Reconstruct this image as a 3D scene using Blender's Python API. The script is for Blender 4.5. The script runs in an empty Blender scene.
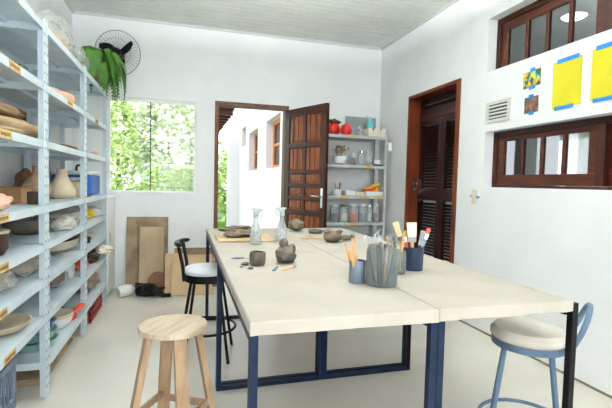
import bpy, bmesh, math, random
from mathutils import Vector, Matrix, noise
PI = math.pi
sc = bpy.context.scene
C = sc.collection
RND = random.Random(7)

# ------------------------------------------------------------------ materials
MATS = {}
def srgb(r, g, b):
    f = lambda c: (c/255/12.92) if c/255 <= .04045 else ((c/255+.055)/1.055)**2.4
    return (f(r), f(g), f(b), 1)
def mat(name, c1, c2=None, rough=.6, metal=0, scale=8, bump=0, bscale=None, stretch=(1, 1, 1), coat=0,
        trans=0, alpha=1, detail=4, ior=1.45, contrast=(.35, .65), spec=.5):
    if name in MATS: return MATS[name]
    m = bpy.data.materials.new(name); m.use_nodes = True
    nt = m.node_tree; b = nt.nodes['Principled BSDF']
    b.inputs['Base Color'].default_value = srgb(*c1)
    b.inputs['Roughness'].default_value = rough
    b.inputs['Metallic'].default_value = metal; b.inputs['Specular IOR Level'].default_value = spec
    b.inputs['Coat Weight'].default_value = coat
    b.inputs['Coat Roughness'].default_value = .15
    b.inputs['Transmission Weight'].default_value = trans
    b.inputs['Alpha'].default_value = alpha
    b.inputs['IOR'].default_value = ior
    tc = nt.nodes.new('ShaderNodeTexCoord'); mp = nt.nodes.new('ShaderNodeMapping')
    mp.inputs['Scale'].default_value = stretch
    nt.links.new(tc.outputs['Object'], mp.inputs['Vector'])
    if c2:
        n = nt.nodes.new('ShaderNodeTexNoise'); n.inputs['Scale'].default_value = scale
        n.inputs['Detail'].default_value = detail
        nt.links.new(mp.outputs[0], n.inputs['Vector'])
        r = nt.nodes.new('ShaderNodeValToRGB')
        r.color_ramp.elements[0].position = contrast[0]; r.color_ramp.elements[1].position = contrast[1]
        r.color_ramp.elements[0].color = srgb(*c1); r.color_ramp.elements[1].color = srgb(*c2)
        nt.links.new(n.outputs['Fac'], r.inputs[0]); nt.links.new(r.outputs[0], b.inputs['Base Color'])
    if bump:
        n = nt.nodes.new('ShaderNodeTexNoise'); n.inputs['Scale'].default_value = bscale or scale*3
        n.inputs['Detail'].default_value = 5
        nt.links.new(mp.outputs[0], n.inputs['Vector'])
        bp = nt.nodes.new('ShaderNodeBump'); bp.inputs['Strength'].default_value = bump
        bp.inputs['Distance'].default_value = .01
        nt.links.new(n.outputs['Fac'], bp.inputs['Height']); nt.links.new(bp.outputs[0], b.inputs['Normal'])
    MATS[name] = m
    return m
def emit(name, col, s):
    m = bpy.data.materials.new(name); m.use_nodes = True; nt = m.node_tree
    b = nt.nodes['Principled BSDF']; b.inputs['Base Color'].default_value = srgb(*col)
    b.inputs['Emission Color'].default_value = srgb(*col); b.inputs['Emission Strength'].default_value = s
    return m
def sheer(name, col, keep, rough=.2):
    """thin clear film or pane: part see-through, part surface"""
    m = bpy.data.materials.new(name); m.use_nodes = True; nt = m.node_tree
    b = nt.nodes['Principled BSDF']; b.inputs['Base Color'].default_value = srgb(*col)
    b.inputs['Roughness'].default_value = rough
    t = nt.nodes.new('ShaderNodeBsdfTransparent'); mx = nt.nodes.new('ShaderNodeMixShader')
    lw = nt.nodes.new('ShaderNodeLayerWeight'); lw.inputs['Blend'].default_value = .35
    mr = nt.nodes.new('ShaderNodeMapRange'); mr.inputs['To Min'].default_value = keep
    mr.inputs['To Max'].default_value = min(1, keep+.6)
    nt.links.new(lw.outputs['Facing'], mr.inputs['Value'])
    nt.links.new(mr.outputs[0], mx.inputs[0]); nt.links.new(t.outputs[0], mx.inputs[1]); nt.links.new(b.outputs[0], mx.inputs[2])
    nt.links.new(mx.outputs[0], nt.nodes['Material Output'].inputs[0])
    return m
def pane_mat(name, refl=.08, tint=(1, 1, 1, 1)):
    m = bpy.data.materials.new(name); m.use_nodes = True; nt = m.node_tree
    g = nt.nodes.new('ShaderNodeBsdfGlossy'); g.inputs['Roughness'].default_value = .02
    t = nt.nodes.new('ShaderNodeBsdfTransparent'); t.inputs['Color'].default_value = tint
    mx = nt.nodes.new('ShaderNodeMixShader'); mx.inputs[0].default_value = refl
    nt.links.new(t.outputs[0], mx.inputs[1]); nt.links.new(g.outputs[0], mx.inputs[2])
    nt.links.new(mx.outputs[0], nt.nodes['Material Output'].inputs[0])
    return m

M_WALL = mat('white_plaster', (234, 236, 236), (229, 231, 232), rough=.85, scale=3, bump=.12, bscale=60)
M_FLOOR = mat('polished_cement', (206, 200, 188), (218, 214, 204), rough=.32, scale=2.2, detail=8, bump=.03, bscale=6, contrast=(.3, .7))
M_RACK = mat('rack_paint', (212, 224, 230), (198, 211, 219), rough=.45, scale=5)
M_HOLE = mat('slot_dark', (95, 105, 115), rough=.8)
M_TAPE = mat('masking_tape', (206, 178, 120), (176, 142, 84), rough=.8, scale=30)
M_INK = mat('marker_ink', (96, 70, 40), rough=.8)
M_WOODDARK = mat('dark_varnished_wood', (34, 17, 12), (58, 28, 18), rough=.38, scale=6, stretch=(6, 6, .7), bump=.1, spec=.22)
M_WOODFRAME = mat('brown_frame_wood', (72, 44, 30), (96, 62, 42), rough=.5, scale=8, stretch=(5, 5, .8), spec=.22)
M_WOODPANEL = mat('door_panel_wood', (78, 38, 20), (122, 68, 36), rough=.4, scale=5, stretch=(6, 6, .8), spec=.22)
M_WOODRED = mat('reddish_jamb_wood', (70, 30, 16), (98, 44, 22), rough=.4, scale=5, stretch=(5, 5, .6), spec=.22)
M_WOODMID = mat('window_wood', (46, 20, 12), (72, 34, 20), rough=.4, scale=6, stretch=(5, 1, 5), spec=.22)
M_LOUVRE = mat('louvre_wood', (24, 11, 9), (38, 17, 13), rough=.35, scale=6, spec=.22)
M_OUTWOOD = mat('garden_window_wood', (176, 104, 62), (196, 126, 80), rough=.6, scale=8)  # orange-brown wood of the garden wall windows
M_CHROME = mat('chrome', (215, 218, 222), rough=.2, metal=1)
M_BLUESTEEL = mat('navy_steel', (12, 24, 44), (24, 42, 70), rough=.45, scale=14, contrast=(.3, .8), spec=.22)
M_BLACK = mat('black_paint', (7, 7, 9), (12, 12, 14), rough=.35, scale=10, spec=.22)
M_CANVAS = mat('raw_canvas', (178, 171, 161), (167, 160, 148), rough=.95, scale=3, bump=.12, bscale=25, detail=6)
M_WHITECUSH = mat('white_vinyl', (222, 224, 230), rough=.45)
M_STOOLWOOD = mat('pale_stool_wood', (192, 176, 154), (166, 146, 122), rough=.6, scale=4, stretch=(1, 6, 1), bump=.08)
M_STOOLLEG = mat('stool_leg_wood', (180, 152, 122), (150, 122, 94), rough=.6, scale=5, stretch=(6, 6, 1), bump=.08)
M_GREYBLUE = mat('grey_blue_paint', (82, 102, 124), (94, 116, 138), rough=.35, scale=8, spec=.22)
M_CLAY = mat('grey_brown_clay', (104, 92, 76), (72, 64, 52), rough=.85, scale=14, bump=1, bscale=30)
M_CLAYW = mat('wet_dark_clay', (92, 84, 74), (58, 52, 46), rough=.5, scale=12, bump=.9, bscale=24)
M_PALECLAY = mat('pale_buff_clay', (206, 192, 168), (188, 172, 148), rough=.9, scale=10, bump=.15)
M_PINKCLAY = mat('pink_clay', (222, 184, 160), (206, 162, 138), rough=.9, scale=12, bump=.2)
M_BROWN = mat('brown_clay', (118, 84, 58), (90, 62, 42), rough=.8, scale=9, bump=.3)
M_CARD = mat('brown_cardboard', (150, 112, 76), (132, 96, 62), rough=.9, scale=6)
M_PAPER = mat('brown_paper', (190, 164, 130), (164, 136, 102), rough=.85, scale=7, bump=.4, bscale=12)
M_DARKBROWN = mat('dark_brown', (58, 38, 28), (44, 28, 20), rough=.6, scale=8)
M_DARK = mat('dark_grey', (52, 54, 56), (38, 40, 42), rough=.6, scale=8)
M_WHITE = mat('white_plastic', (232, 234, 232), rough=.45)
M_CREAM = mat('cream_glaze', (228, 220, 200), (210, 200, 178), rough=.5, scale=10)
M_BLUE = mat('blue_plastic', (28, 84, 158), (34, 94, 168), rough=.4, scale=5)
M_TAPEBLUE = mat('blue_tape', (34, 120, 190), rough=.7)
M_YELLOW = mat('yellow_paper', (206, 196, 38), (198, 188, 32), rough=.8, scale=4)
M_RED = mat('red_plastic', (206, 44, 34), (190, 34, 28), rough=.4, scale=4)
M_ORANGE = mat('orange_plastic', (226, 96, 56), (212, 76, 44), rough=.5, scale=6)
M_REDBROWN = mat('red_crate', (150, 54, 44), (126, 40, 34), rough=.6, scale=6)
M_TEAL = mat('teal_plastic', (92, 176, 184), (120, 196, 200), rough=.45, scale=8)
M_MINT = mat('mint_plastic', (150, 186, 178), (138, 174, 168), rough=.5, scale=6)
M_YEL = mat('yellow_plastic', (226, 190, 48), (210, 170, 40), rough=.5, scale=8)
M_CRATE = mat('grey_blue_crate', (92, 106, 122), (80, 94, 110), rough=.6, scale=8)
M_PLY = mat('plywood', (176, 156, 128), (146, 124, 98), rough=.85, scale=4, stretch=(1, 1, .5), detail=8)
M_PLYDARK = mat('stained_plywood', (146, 128, 104), (108, 90, 70), rough=.9, scale=5, detail=9)
M_PLYLIGHT = mat('light_plywood', (200, 174, 140), (184, 154, 118), rough=.85, scale=4)
M_METALSHELF = mat('galvanised_steel', (182, 188, 188), (160, 166, 166), rough=.4, metal=.15, scale=9)
M_LEAF = mat('leaf_green', (142, 170, 96), (188, 208, 140), rough=.6, scale=5)
M_FERN = mat('fern_green', (36, 82, 16), (74, 124, 30), rough=.6, scale=9)
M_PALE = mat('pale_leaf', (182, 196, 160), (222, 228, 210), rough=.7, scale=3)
M_GRASS = mat('grass_blade', (120, 168, 70), (150, 190, 96), rough=.8, scale=3)
M_STONE = mat('garden_stone', (170, 178, 182), (140, 150, 156), rough=.9, scale=5)
M_BARK = mat('bark', (120, 100, 80), (90, 74, 58), rough=.9, scale=9, bump=.5)
M_BRISTLE = mat('bristle', (232, 214, 176), (214, 192, 150), rough=.9, scale=20)
M_TOOLWOOD = mat('tool_wood', (214, 172, 118), (196, 150, 98), rough=.6, scale=10)
M_STEEL = mat('steel_cup', (128, 140, 156), (112, 124, 140), rough=.4, metal=.4, scale=6)
M_GREY = mat('cool_grey', (150, 156, 158), (136, 142, 144), rough=.7, scale=6)
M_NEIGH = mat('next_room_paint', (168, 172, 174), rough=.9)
M_FILM = sheer('plastic_film', (210, 212, 208), .16)
M_FILMW = sheer('milky_film', (226, 224, 216), .55)
M_GLASS = sheer('clear_vessel', (214, 222, 222), .16, .08)
M_GLASSD = sheer('smoky_jar_glass', (120, 132, 132), .30, .08)
M_SPRAY = sheer('spray_head_plastic', (176, 186, 188), .85)
M_PANE = pane_mat('window_pane', .012)
M_PANED = pane_mat('inner_pane', .12, (.8, .84, .86, 1))

# ------------------------------------------------------------------ mesh builder
class MB:
    def __init__(s): s.v = []; s.f = []
    def add(s, vs, fs):
        o = len(s.v); s.v += [tuple(v) for v in vs]; s.f += [tuple(i+o for i in f) for f in fs]; return s
    def box(s, x0, y0, z0, x1, y1, z1):
        x0, x1 = sorted((x0, x1)); y0, y1 = sorted((y0, y1)); z0, z1 = sorted((z0, z1))
        return s.add([(x0,y0,z0),(x1,y0,z0),(x1,y1,z0),(x0,y1,z0),(x0,y0,z1),(x1,y0,z1),(x1,y1,z1),(x0,y1,z1)],
                     [(0,3,2,1),(4,5,6,7),(0,1,5,4),(1,2,6,5),(2,3,7,6),(3,0,4,7)])
    def obox(s, c, size, mtx):
        vs = []
        for dz in (-.5, .5):
            for dx, dy in ((-.5,-.5),(.5,-.5),(.5,.5),(-.5,.5)):
                vs.append(Vector(c) + mtx @ Vector((dx*size[0], dy*size[1], dz*size[2])))
        return s.add(vs, [(0,3,2,1),(4,5,6,7),(0,1,5,4),(1,2,6,5),(2,3,7,6),(3,0,4,7)])
    def cyl(s, p0, p1, r0, r1=None, n=16, squash=1):
        r1 = r0 if r1 is None else r1
        p0, p1 = Vector(p0), Vector(p1); d = (p1-p0).normalized()
        a = d.cross(Vector((0,0,1)));
        if a.length < 1e-3: a = Vector((1,0,0))
        a.normalize(); b = d.cross(a)
        vs = []
        for p, r in ((p0, r0), (p1, r1)):
            for i in range(n):
                t = 2*PI*i/n; vs.append(p + a*math.cos(t)*r + b*math.sin(t)*r*squash)
        fs = [(i, (i+1) % n, n+(i+1) % n, n+i) for i in range(n)]
        return s.add(vs, fs + [tuple(range(n-1, -1, -1)), tuple(range(n, 2*n))])
    def tube(s, pts, r, n=8, closed=False):
        pts = [Vector(p) for p in pts]; m = len(pts); vs = []; rs = r if isinstance(r, (list, tuple)) else [r]*m
        prev = None
        for i, p in enumerate(pts):
            t = (pts[(i+1) % m]-pts[i-1]) if closed else (pts[min(i+1, m-1)]-pts[max(i-1, 0)])
            t.normalize()
            if prev is None:
                a = t.cross(Vector((0,0,1)));
                if a.length < 1e-3: a = Vector((1,0,0))
            else: a = prev - t*prev.dot(t)
            a.normalize(); prev = a; b = t.cross(a)
            for k in range(n):
                q = 2*PI*k/n; vs.append(p + (a*math.cos(q)+b*math.sin(q))*rs[i])
        fs = []
        for i in range(m if closed else m-1):
            j = (i+1) % m
            for k in range(n): fs.append((i*n+k, i*n+(k+1) % n, j*n+(k+1) % n, j*n+k))
        if not closed: fs += [tuple(range(n-1, -1, -1)), tuple(range((m-1)*n, m*n))]
        return s.add(vs, fs)
    def lathe(s, prof, n=28, o=(0, 0, 0), wob=0, seed=0, sx=1, sy=1):
        vs = []; m = len(prof)
        for r, z in prof:
            for k in range(n):
                t = 2*PI*k/n; w = 1
                if wob: w = 1+wob*noise.noise(Vector((math.cos(t)*1.5+seed, math.sin(t)*1.5, z*9)))
                vs.append((o[0]+r*w*math.cos(t)*sx, o[1]+r*w*math.sin(t)*sy, o[2]+z))
        fs = [(i*n+k, i*n+(k+1) % n, (i+1)*n+(k+1) % n, (i+1)*n+k) for i in range(m-1) for k in range(n)]
        if prof[0][0] > 1e-5: fs.append(tuple(range(n-1, -1, -1)))
        if prof[-1][0] > 1e-5: fs.append(tuple(range((m-1)*n, m*n)))
        return s.add(vs, fs)
    def blob(s, c, rad, amp=.15, fr=2, seed=0, sub=3, flat=None, amp2=0, rz=0):
        bm = bmesh.new(); bmesh.ops.create_icosphere(bm, subdivisions=sub, radius=1)
        vs = []
        for v in bm.verts:
            p = v.co.copy(); q = p*fr + Vector((seed*7.3, seed*1.7, 0))
            k = 1+amp*noise.noise(q)*2 + amp2*noise.noise(q*3.1)*2
            p = p*k; p = Vector((p.x*rad[0], p.y*rad[1], p.z*rad[2]))
            if flat is not None and p.z < -flat: p.z = -flat + (p.z+flat)*.06
            if rz: p = Matrix.Rotation(rz, 3, 'Z') @ p
            vs.append(Vector(c)+p)
        fs = [tuple(v.index for v in f.verts) for f in bm.faces]; bm.free()
        return s.add(vs, fs)
    def build(s, name, m, parent=None, smooth=False, bevel=0, loc=None, rot=None, sub=0):
        me = bpy.data.meshes.new(name); me.from_pydata(s.v, [], s.f); me.update(); me.materials.append(m)
        if smooth:
            me.polygons.foreach_set('use_smooth', [True]*len(me.polygons))
            me.set_sharp_from_angle(angle=math.radians(42))
        o = bpy.data.objects.new(name, me); C.objects.link(o)
        if parent: o.parent = parent
        if loc: o.location = loc
        if rot: o.rotation_euler = rot
        if bevel:
            b = o.modifiers.new('bevel', 'BEVEL'); b.width = bevel; b.segments = 2; b.limit_method = 'ANGLE'
        return o
def tag(o, label, cat, group=None, kind=None):
    o['label'] = label; o['category'] = cat
    if group: o['group'] = group
    if kind: o['kind'] = kind
    return o
def thing(name, label, cat, loc=(0, 0, 0), rz=0, group=None, rot=None):
    o = bpy.data.objects.new(name, None); C.objects.link(o); o.location = loc
    o.rotation_euler = rot or (0, 0, rz); o.empty_display_size = .05
    return tag(o, label, cat, group)
def struct(o):
    o['kind'] = 'structure'; return o
def copy_tree(src, label=None, parent=None):
    c = src.copy(); C.objects.link(c)
    if parent: c.parent = parent
    if label: c['label'] = label
    for ch in list(src.children): copy_tree(ch, None, c)
    return c
def rotm(x=0, y=0, z=0):
    return (Matrix.Rotation(z, 3, 'Z') @ Matrix.Rotation(y, 3, 'Y') @ Matrix.Rotation(x, 3, 'X'))

# ------------------------------------------------------------------ room dimensions
XL, XR, YB, YF, ZC = -1.13, 2.425, 5.05, -2.0, 2.95
def holed(mb, u0, u1, z0, z1, holes, mk):
    us = sorted({u0, u1, *[h[0] for h in holes], *[h[1] for h in holes]})
    zs = sorted({z0, z1, *[h[2] for h in holes], *[h[3] for h in holes]})
    for a, b in zip(us, us[1:]):
        run = None
        for c, d in zip(zs, zs[1:]):
            m, k = (a+b)/2, (c+d)/2
            if any(h[0] < m < h[1] and h[2] < k < h[3] for h in holes):
                if run: mk(a, run[0], b, run[1]); run = None
            else: run = (run[0], d) if run else (c, d)
        if run: mk(a, run[0], b, run[1])
struct(MB().box(XL-.2, YF-.2, -.1, XR+.2, YB+.15, 0).build('floor', M_FLOOR))
# ceiling: tongue-and-groove boards running along the back wall
mb = MB(); y = YF-.2; k = 0
while y < YB+.15:
    mb.box(XL-.2, y+.009, ZC, XR+.2, min(y+.096, YB+.15), ZC+.03); y += .1
mb.box(XL-.2, YF-.2, ZC+.03, XR+.2, YB+.15, ZC+.1)
struct(mb.build('ceiling', mat('ceiling_board_paint', (222, 225, 220), (214, 218, 212), rough=.6, scale=4)))
WIN = (-.80, .135, 1.065, 2.105); DOOR = (.345, 1.22, 0, 2.135)
mb = MB(); holed(mb, XL-.2, XR+.2, 0, ZC, [WIN, DOOR], lambda a, c, b, d: mb.box(a, YB, c, b, YB+.15, d))
struct(mb.build('wall_back', M_WALL))
struct(MB().box(XL-.2, YF-.2, 0, XL, YB, ZC).build('wall_left', M_WALL))
RD = (3.38, 4.31, 0, 2.205); UW = (1.15, 3.045, 2.172, 2.612); LW = (1.15, 3.03, 1.219, 1.678)
mb = MB(); holed(mb, YF-.2, YB, 0, ZC, [RD, UW, LW], lambda a, c, b, d: mb.box(XR, a, c, XR+.2, b, d))
struct(mb.build('wall_right', M_WALL))
FW = (-.7, 2.0, .8, 2.4)
mb = MB(); holed(mb, XL, XR, 0, ZC, [FW], lambda a, c, b, d: mb.box(a, YF-.2, c, b, YF, d))
struct(mb.build('wall_front', M_WALL))
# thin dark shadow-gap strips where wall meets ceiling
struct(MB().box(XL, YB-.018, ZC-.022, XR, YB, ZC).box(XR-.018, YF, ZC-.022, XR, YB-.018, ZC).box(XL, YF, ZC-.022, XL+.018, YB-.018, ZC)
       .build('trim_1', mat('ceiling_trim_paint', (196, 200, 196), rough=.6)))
struct(MB().box(XR-.006, YF, 0, XR, RD[0], .014).box(XR-.006, RD[1], 0, XR, YB, .014)
       .build('trim_2', mat('grout_line', (120, 108, 92), rough=.9)))

# unseen front window, added behind the camera to let in light
w = thing('window_5', 'added white window, unseen behind the viewer', 'window', (0, 0, 0)); struct(w)
f = MB(); f.box(FW[0], YF-.12, FW[2], FW[1], YF-.06, FW[2]+.05).box(FW[0], YF-.12, FW[3]-.05, FW[1], YF-.06, FW[3])
for x in (FW[0], .175, 1.08, FW[1]-.05): f.box(x, YF-.12, FW[2]+.05, x+.05, YF-.06, FW[3]-.05)
f.build('window_frame', M_WHITE, w); MB().box(FW[0]+.05, YF-.092, FW[2]+.05, FW[1]-.05, YF-.088, FW[3]-.05).build('pane', M_PANE, w)

# ------------------------------------------------------------------ back window
w = thing('window_1', 'white sliding window onto the garden, in the back wall', 'window'); struct(w)
x0, x1, z0, z1 = WIN; f = MB()
f.box(x0, YB+.02, z0, x1, YB+.07, z0+.02).box(x0, YB+.02, z1-.035, x1, YB+.07, z1)
f.box(x0, YB+.02, z0+.02, x0+.03, YB+.07, z1-.035).box(x1-.02, YB+.02, z0+.02, x1, YB+.07, z1-.035)
f.build('window_frame', M_WHITE, w, bevel=.003)
MB().box(-.362, YB+.03, z0+.02, -.35, YB+.06, z1-.035).build('meeting_stile', mat('grey_aluminium', (84, 88, 84), rough=.5), w)
MB().box(x0+.03, YB+.05, z0+.02, -.362, YB+.053, z1-.035).build('pane', M_PANE, w)
MB().box(-.35, YB+.062, z0+.02, x1-.02, YB+.065, z1-.035).build('pane', M_PANE, w)
MB().box(x0-.02, YB-.012, z1, x1+.02, YB, z1+.02).box(x1, YB-.012, z0-.02, x1+.02, YB, z1).box(x0-.02, YB-.012, z0-.02, x1, YB, z0).build('window_trim', M_WHITE, w)

# ------------------------------------------------------------------ back door (open into the room)
d = thing('door_1', 'dark panelled wooden door standing open at the garden doorway', 'door'); struct(d)
f = MB(); f.box(.345, YB-.012, 0, .39, YB+.14, 2.135).box(1.175, YB-.012, 0, 1.22, YB+.14, 2.135).box(.39, YB-.012, 2.09, 1.175, YB+.14, 2.135)
f.build('door_frame', M_WOODFRAME, d, bevel=.004)
hinge = Vector((1.19, YB-.03, 0)); tip = Vector((1.478, 4.335, 0)); dv = tip-hinge; LW_ = dv.length
ang = math.atan2(dv.y, dv.x)
leaf = MB(); W = LW_; T = .04; ztop = 2.075; st = .085
bars = [(0, .012, st, ztop), (W-st, .012, W, ztop)]
rails = [(.012, .17), (.85, .905), (1.02, 1.06), (1.165, 1.21), (1.32, 1.355), (1.62, 1.675), (1.985, ztop)]
for z0, z1 in rails: bars.append((st, z0, W-st, z1))
for a in bars: leaf.box(a[0], -T/2, a[1], a[2], T/2, a[3])
leaf.box(W/2-.022, -T/2+.001, .17, W/2+.022, T/2-.001, 1.985)
lf = leaf.build('door_leaf', M_WOODDARK, d, loc=hinge, rot=(0, 0, ang), bevel=.004)
pan = MB()
for side in ((st, W/2-.022), (W/2+.022, W-st)):
    a, b = side
    for z0, z1 in ((.905, 1.02), (1.06, 1.165), (1.21, 1.32)):
        pan.box(a, -.009, z0, b, .009, z1).box(a+.03, -.017, z0+.022, b-.03, .017, z1-.022)
    for z0, z1 in ((.17, .85), (1.355, 1.62), (1.675, 1.985)):
        pan.box(a, -.008, z0, b, .008, z1); n = 3; q = (b-a)/n
        for i in range(n): pan.box(a+q*i+.014, -.018, z0+.016, a+q*(i+1)-.014, .018, z1-.016)
pan.build('door_panel', M_WOODPANEL, lf, bevel=.006)
h = MB()
for sgn in (-1, 1):
    h.box(W-.062, sgn*.021, .95, W-.027, sgn*.026, 1.16)
    h.tube([(W-.045, sgn*.026, 1.07), (W-.045, sgn*.065, 1.07), (W-.16, sgn*.068, 1.075)], .009)
h.build('door_handle', M_CHROME, lf, smooth=True)
hg = MB()
for z in (.3, 1.05, 1.8): hg.cyl((-.006, .018, z), (-.006, .018, z+.09), .008)
hg.build('hinge', M_CHROME, lf)

# ------------------------------------------------------------------ right-hand doorway with louvred doors
d = thing('door_2', 'dark louvred double door set back in the doorway of the right wall', 'door'); struct(d)
y0, y1, z1 = RD[0], RD[1], RD[3]; f = MB()
f.box(XR-.012, y0, 0, XR+.2, y0+.055, z1).box(XR-.012, y1-.02, 0, XR+.2, y1, z1).box(XR-.012, y0+.055, z1-.035, XR+.2, y1-.02, z1)
f.build('door_frame', M_WOODRED, d, bevel=.004)
MB().box(XR+.13, y0+.055, 1.945, XR+.19, y1-.02, 1.99).build('transom_bar', M_WOODMID, d)
MB().box(XR+.075, y1-.026, 1.16, XR+.105, y1-.02, 1.28).build('strike_plate', M_CHROME, d)
ym = (y0+.055+y1-.02)/2
def louvre(mb, a, b, z0, z1, x):
    mb.box(x, a, z0, x+.035, a+.06, z1).box(x, b-.06, z0, x+.035, b, z1)
    mb.box(x, a+.06, z0, x+.035, b-.06, z0+.07).box(x, a+.06, z1-.06, x+.035, b-.06, z1)
    z = z0+.09
    while z < z1-.08:
        mb.obox((x+.018, (a+b)/2, z), (.006, b-a-.12, .036), rotm(y=-.75)); z += .034
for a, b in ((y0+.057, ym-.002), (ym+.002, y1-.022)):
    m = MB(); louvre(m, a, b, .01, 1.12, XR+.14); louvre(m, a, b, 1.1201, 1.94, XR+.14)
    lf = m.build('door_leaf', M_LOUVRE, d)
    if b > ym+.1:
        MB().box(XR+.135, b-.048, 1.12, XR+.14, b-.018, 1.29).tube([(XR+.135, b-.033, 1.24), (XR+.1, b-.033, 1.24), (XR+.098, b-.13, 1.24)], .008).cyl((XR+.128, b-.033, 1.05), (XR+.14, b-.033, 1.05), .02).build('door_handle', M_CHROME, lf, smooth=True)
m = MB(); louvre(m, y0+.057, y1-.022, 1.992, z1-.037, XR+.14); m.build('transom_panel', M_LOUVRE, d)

# ------------------------------------------------------------------ high internal windows
def inner_window(name, label, y0, y1, z0, z1, gz0, gz1):
    w = thing(name, label, 'window'); struct(w)
    xa, xb = XR+.085, XR+.15; f = MB()
    f.box(xa, y0, z0, xb, y1, z0+.02).box(xa, y0, z1-.045, xb, y1, z1).box(xa, y1-.045, z0+.02, xb, y1, z1-.045).box(xa, y0, z0+.02, xb, y0+.045, z1-.045)
    f.build('window_frame', M_WOODDARK, w, bevel=.003)
    for (a, b, xo) in ((2.09, y1-.046, .012), (1.2, 2.03, .035)):
        s = MB(); X0, X1 = xa+xo, xa+xo+.028
        s.box(X0, a, z0+.021, X1, b, gz0).box(X0, a, gz1, X1, b, z1-.046)
        s.box(X0, b-.075, gz0, X1, b, gz1).box(X0, a, gz0, X1, a+.065, gz1)
        q = (b-.075-a-.065)
        for i in (1, 2, 3):
            yy = a+.065+q*i/4; s.box(X0+.001, yy-.016, gz0, X1-.001, yy+.016, gz1)
        so = s.build('sash', M_WOODMID, w, bevel=.003)
        MB().box(X0+.012, a+.03, gz0-.01, X0+.015, b-.03, gz1+.01).build('pane', M_PANED, so)
    f = MB().box(xa-.004, 2.03, z0+.021, xa+.06, 2.09, z1-.046).build('mullion', M_WOODDARK, w)
    return w
inner_window('window_2', 'upper wooden four-pane window high in the right wall', UW[0], UW[1], UW[2], UW[3], 2.2, 2.5)
inner_window('window_3', 'lower wooden four-pane window below the yellow papers', LW[0], LW[1], LW[2], LW[3], 1.322, 1.596)
# the next room seen through them
X2 = 6.2
mb = MB(); mb.box(XR+.2, -.2, -.1, X2, 7, 0); struct(mb.build('floor_next_room', M_FLOOR))
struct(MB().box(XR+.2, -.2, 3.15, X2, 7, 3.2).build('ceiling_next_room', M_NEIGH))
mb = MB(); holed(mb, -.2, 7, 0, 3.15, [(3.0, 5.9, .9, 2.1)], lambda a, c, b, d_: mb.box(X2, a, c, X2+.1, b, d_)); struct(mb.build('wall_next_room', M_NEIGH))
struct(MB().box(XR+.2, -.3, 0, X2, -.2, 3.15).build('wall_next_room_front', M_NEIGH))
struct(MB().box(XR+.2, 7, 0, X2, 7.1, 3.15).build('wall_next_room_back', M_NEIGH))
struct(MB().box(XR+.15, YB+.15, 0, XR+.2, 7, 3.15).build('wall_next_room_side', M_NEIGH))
w = thing('window_4', 'bright window of the next room seen through the lower wooden window', 'window'); struct(w)
f = MB(); f.box(X2, 3, .9, X2+.06, 5.9, .96).box(X2, 3, 2.04, X2+.06, 5.9, 2.1)
for q in range(5): f.box(X2, 3+q*.7125, .96, X2+.06, 3.05+q*.7125, 2.04)
f.build('window_frame', M_WHITE, w)
l = thing('ceiling_light', 'round white ceiling light seen through the upper wooden window', 'light', (4.163, 3.825, 3.15))
MB().cyl((0, 0, -.012), (0, 0, 0), .135, n=32).build('rim', M_WHITE, l)
MB().lathe([(0, -.045), (.06, -.042), (.1, -.03), (.125, -.012)], 32).build('diffuser', emit('lamp_glow', (255, 250, 240), 6), l, smooth=True)
def curtain(y0, y1, x, z0, z1):
    m = MB(); n = 40; vs = []
    for i in range(n+1):
        yy = y0+(y1-y0)*i/n; xx = x+.025*math.sin(i*1.3)
        vs += [(xx, yy, z0), (xx, yy, z1), (xx+.004, yy, z1), (xx+.004, yy, z0)]
    fs = []
    for i in range(n):
        a = i*4; b = a+4
        fs += [(a, a+1, b+1, b), (a+1, a+2, b+2, b+1), (a+2, a+3, b+3, b+2), (a+3, a, b, b+3)]
    fs += [(0, 3, 2, 1), (n*4, n*4+1, n*4+2, n*4+3)]
    return m.add(vs, fs).build('curtain', M_FILMW, smooth=True)
tag(curtain(3.2, 4.2, X2-.12, .5, 2.2), 'sheer white curtain at the next room window, nearer the viewer', 'curtain', 'sheer curtains')
tag(curtain(4.6, 5.6, X2-.12, .5, 2.2), 'sheer white curtain at the next room window, further from the viewer', 'curtain', 'sheer curtains')

# ------------------------------------------------------------------ wall vent, papers, pictures, switch
v = thing('wall_vent', 'small white louvred vent between the two wooden windows', 'vent', (XR, 2.885, 1.83))
f = MB(); a, b = .135, .085
f.box(-.014, -a, -b, -.0005, a, -b+.025).box(-.014, -a, b-.025, -.0005, a, b).box(-.014, -a, -b+.025, -.0005, -a+.028, b-.025).box(-.014, a-.028, -b+.025, -.0005, a, b-.025)
f.build('vent_frame', mat('vent_paint', (200, 200, 194), rough=.5), v, bevel=.002)
f = MB()
for i in range(4): f.obox((-.008, 0, -.042+i*.028), (.004, 2*a-.056, .02), rotm(y=.6))
f.build('slat', mat('vent_slat_paint', (196, 198, 192), rough=.5), v)
MB().box(-.0025, -a+.028, -b+.025, -.0008, a-.028, b-.025).build('backing', M_DARK, v)
def sheet(name, label, cat, ya, yb, z0, z1, m, tilt=0, group=None):
    o = thing(name, label, cat, (XR-.003, (ya+yb)/2, (z0+z1)/2), group=group, rot=(tilt, 0, 0))
    w, h = (yb-ya)/2, (z1-z0)/2
    MB().box(-.0012, -w, -h, 0, w, h).build('sheet', m, o)
    return o, w, h
def pencil_mat():
    m = mat('yellow_paper_drawn', (236, 226, 40), rough=.8); return m
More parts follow.
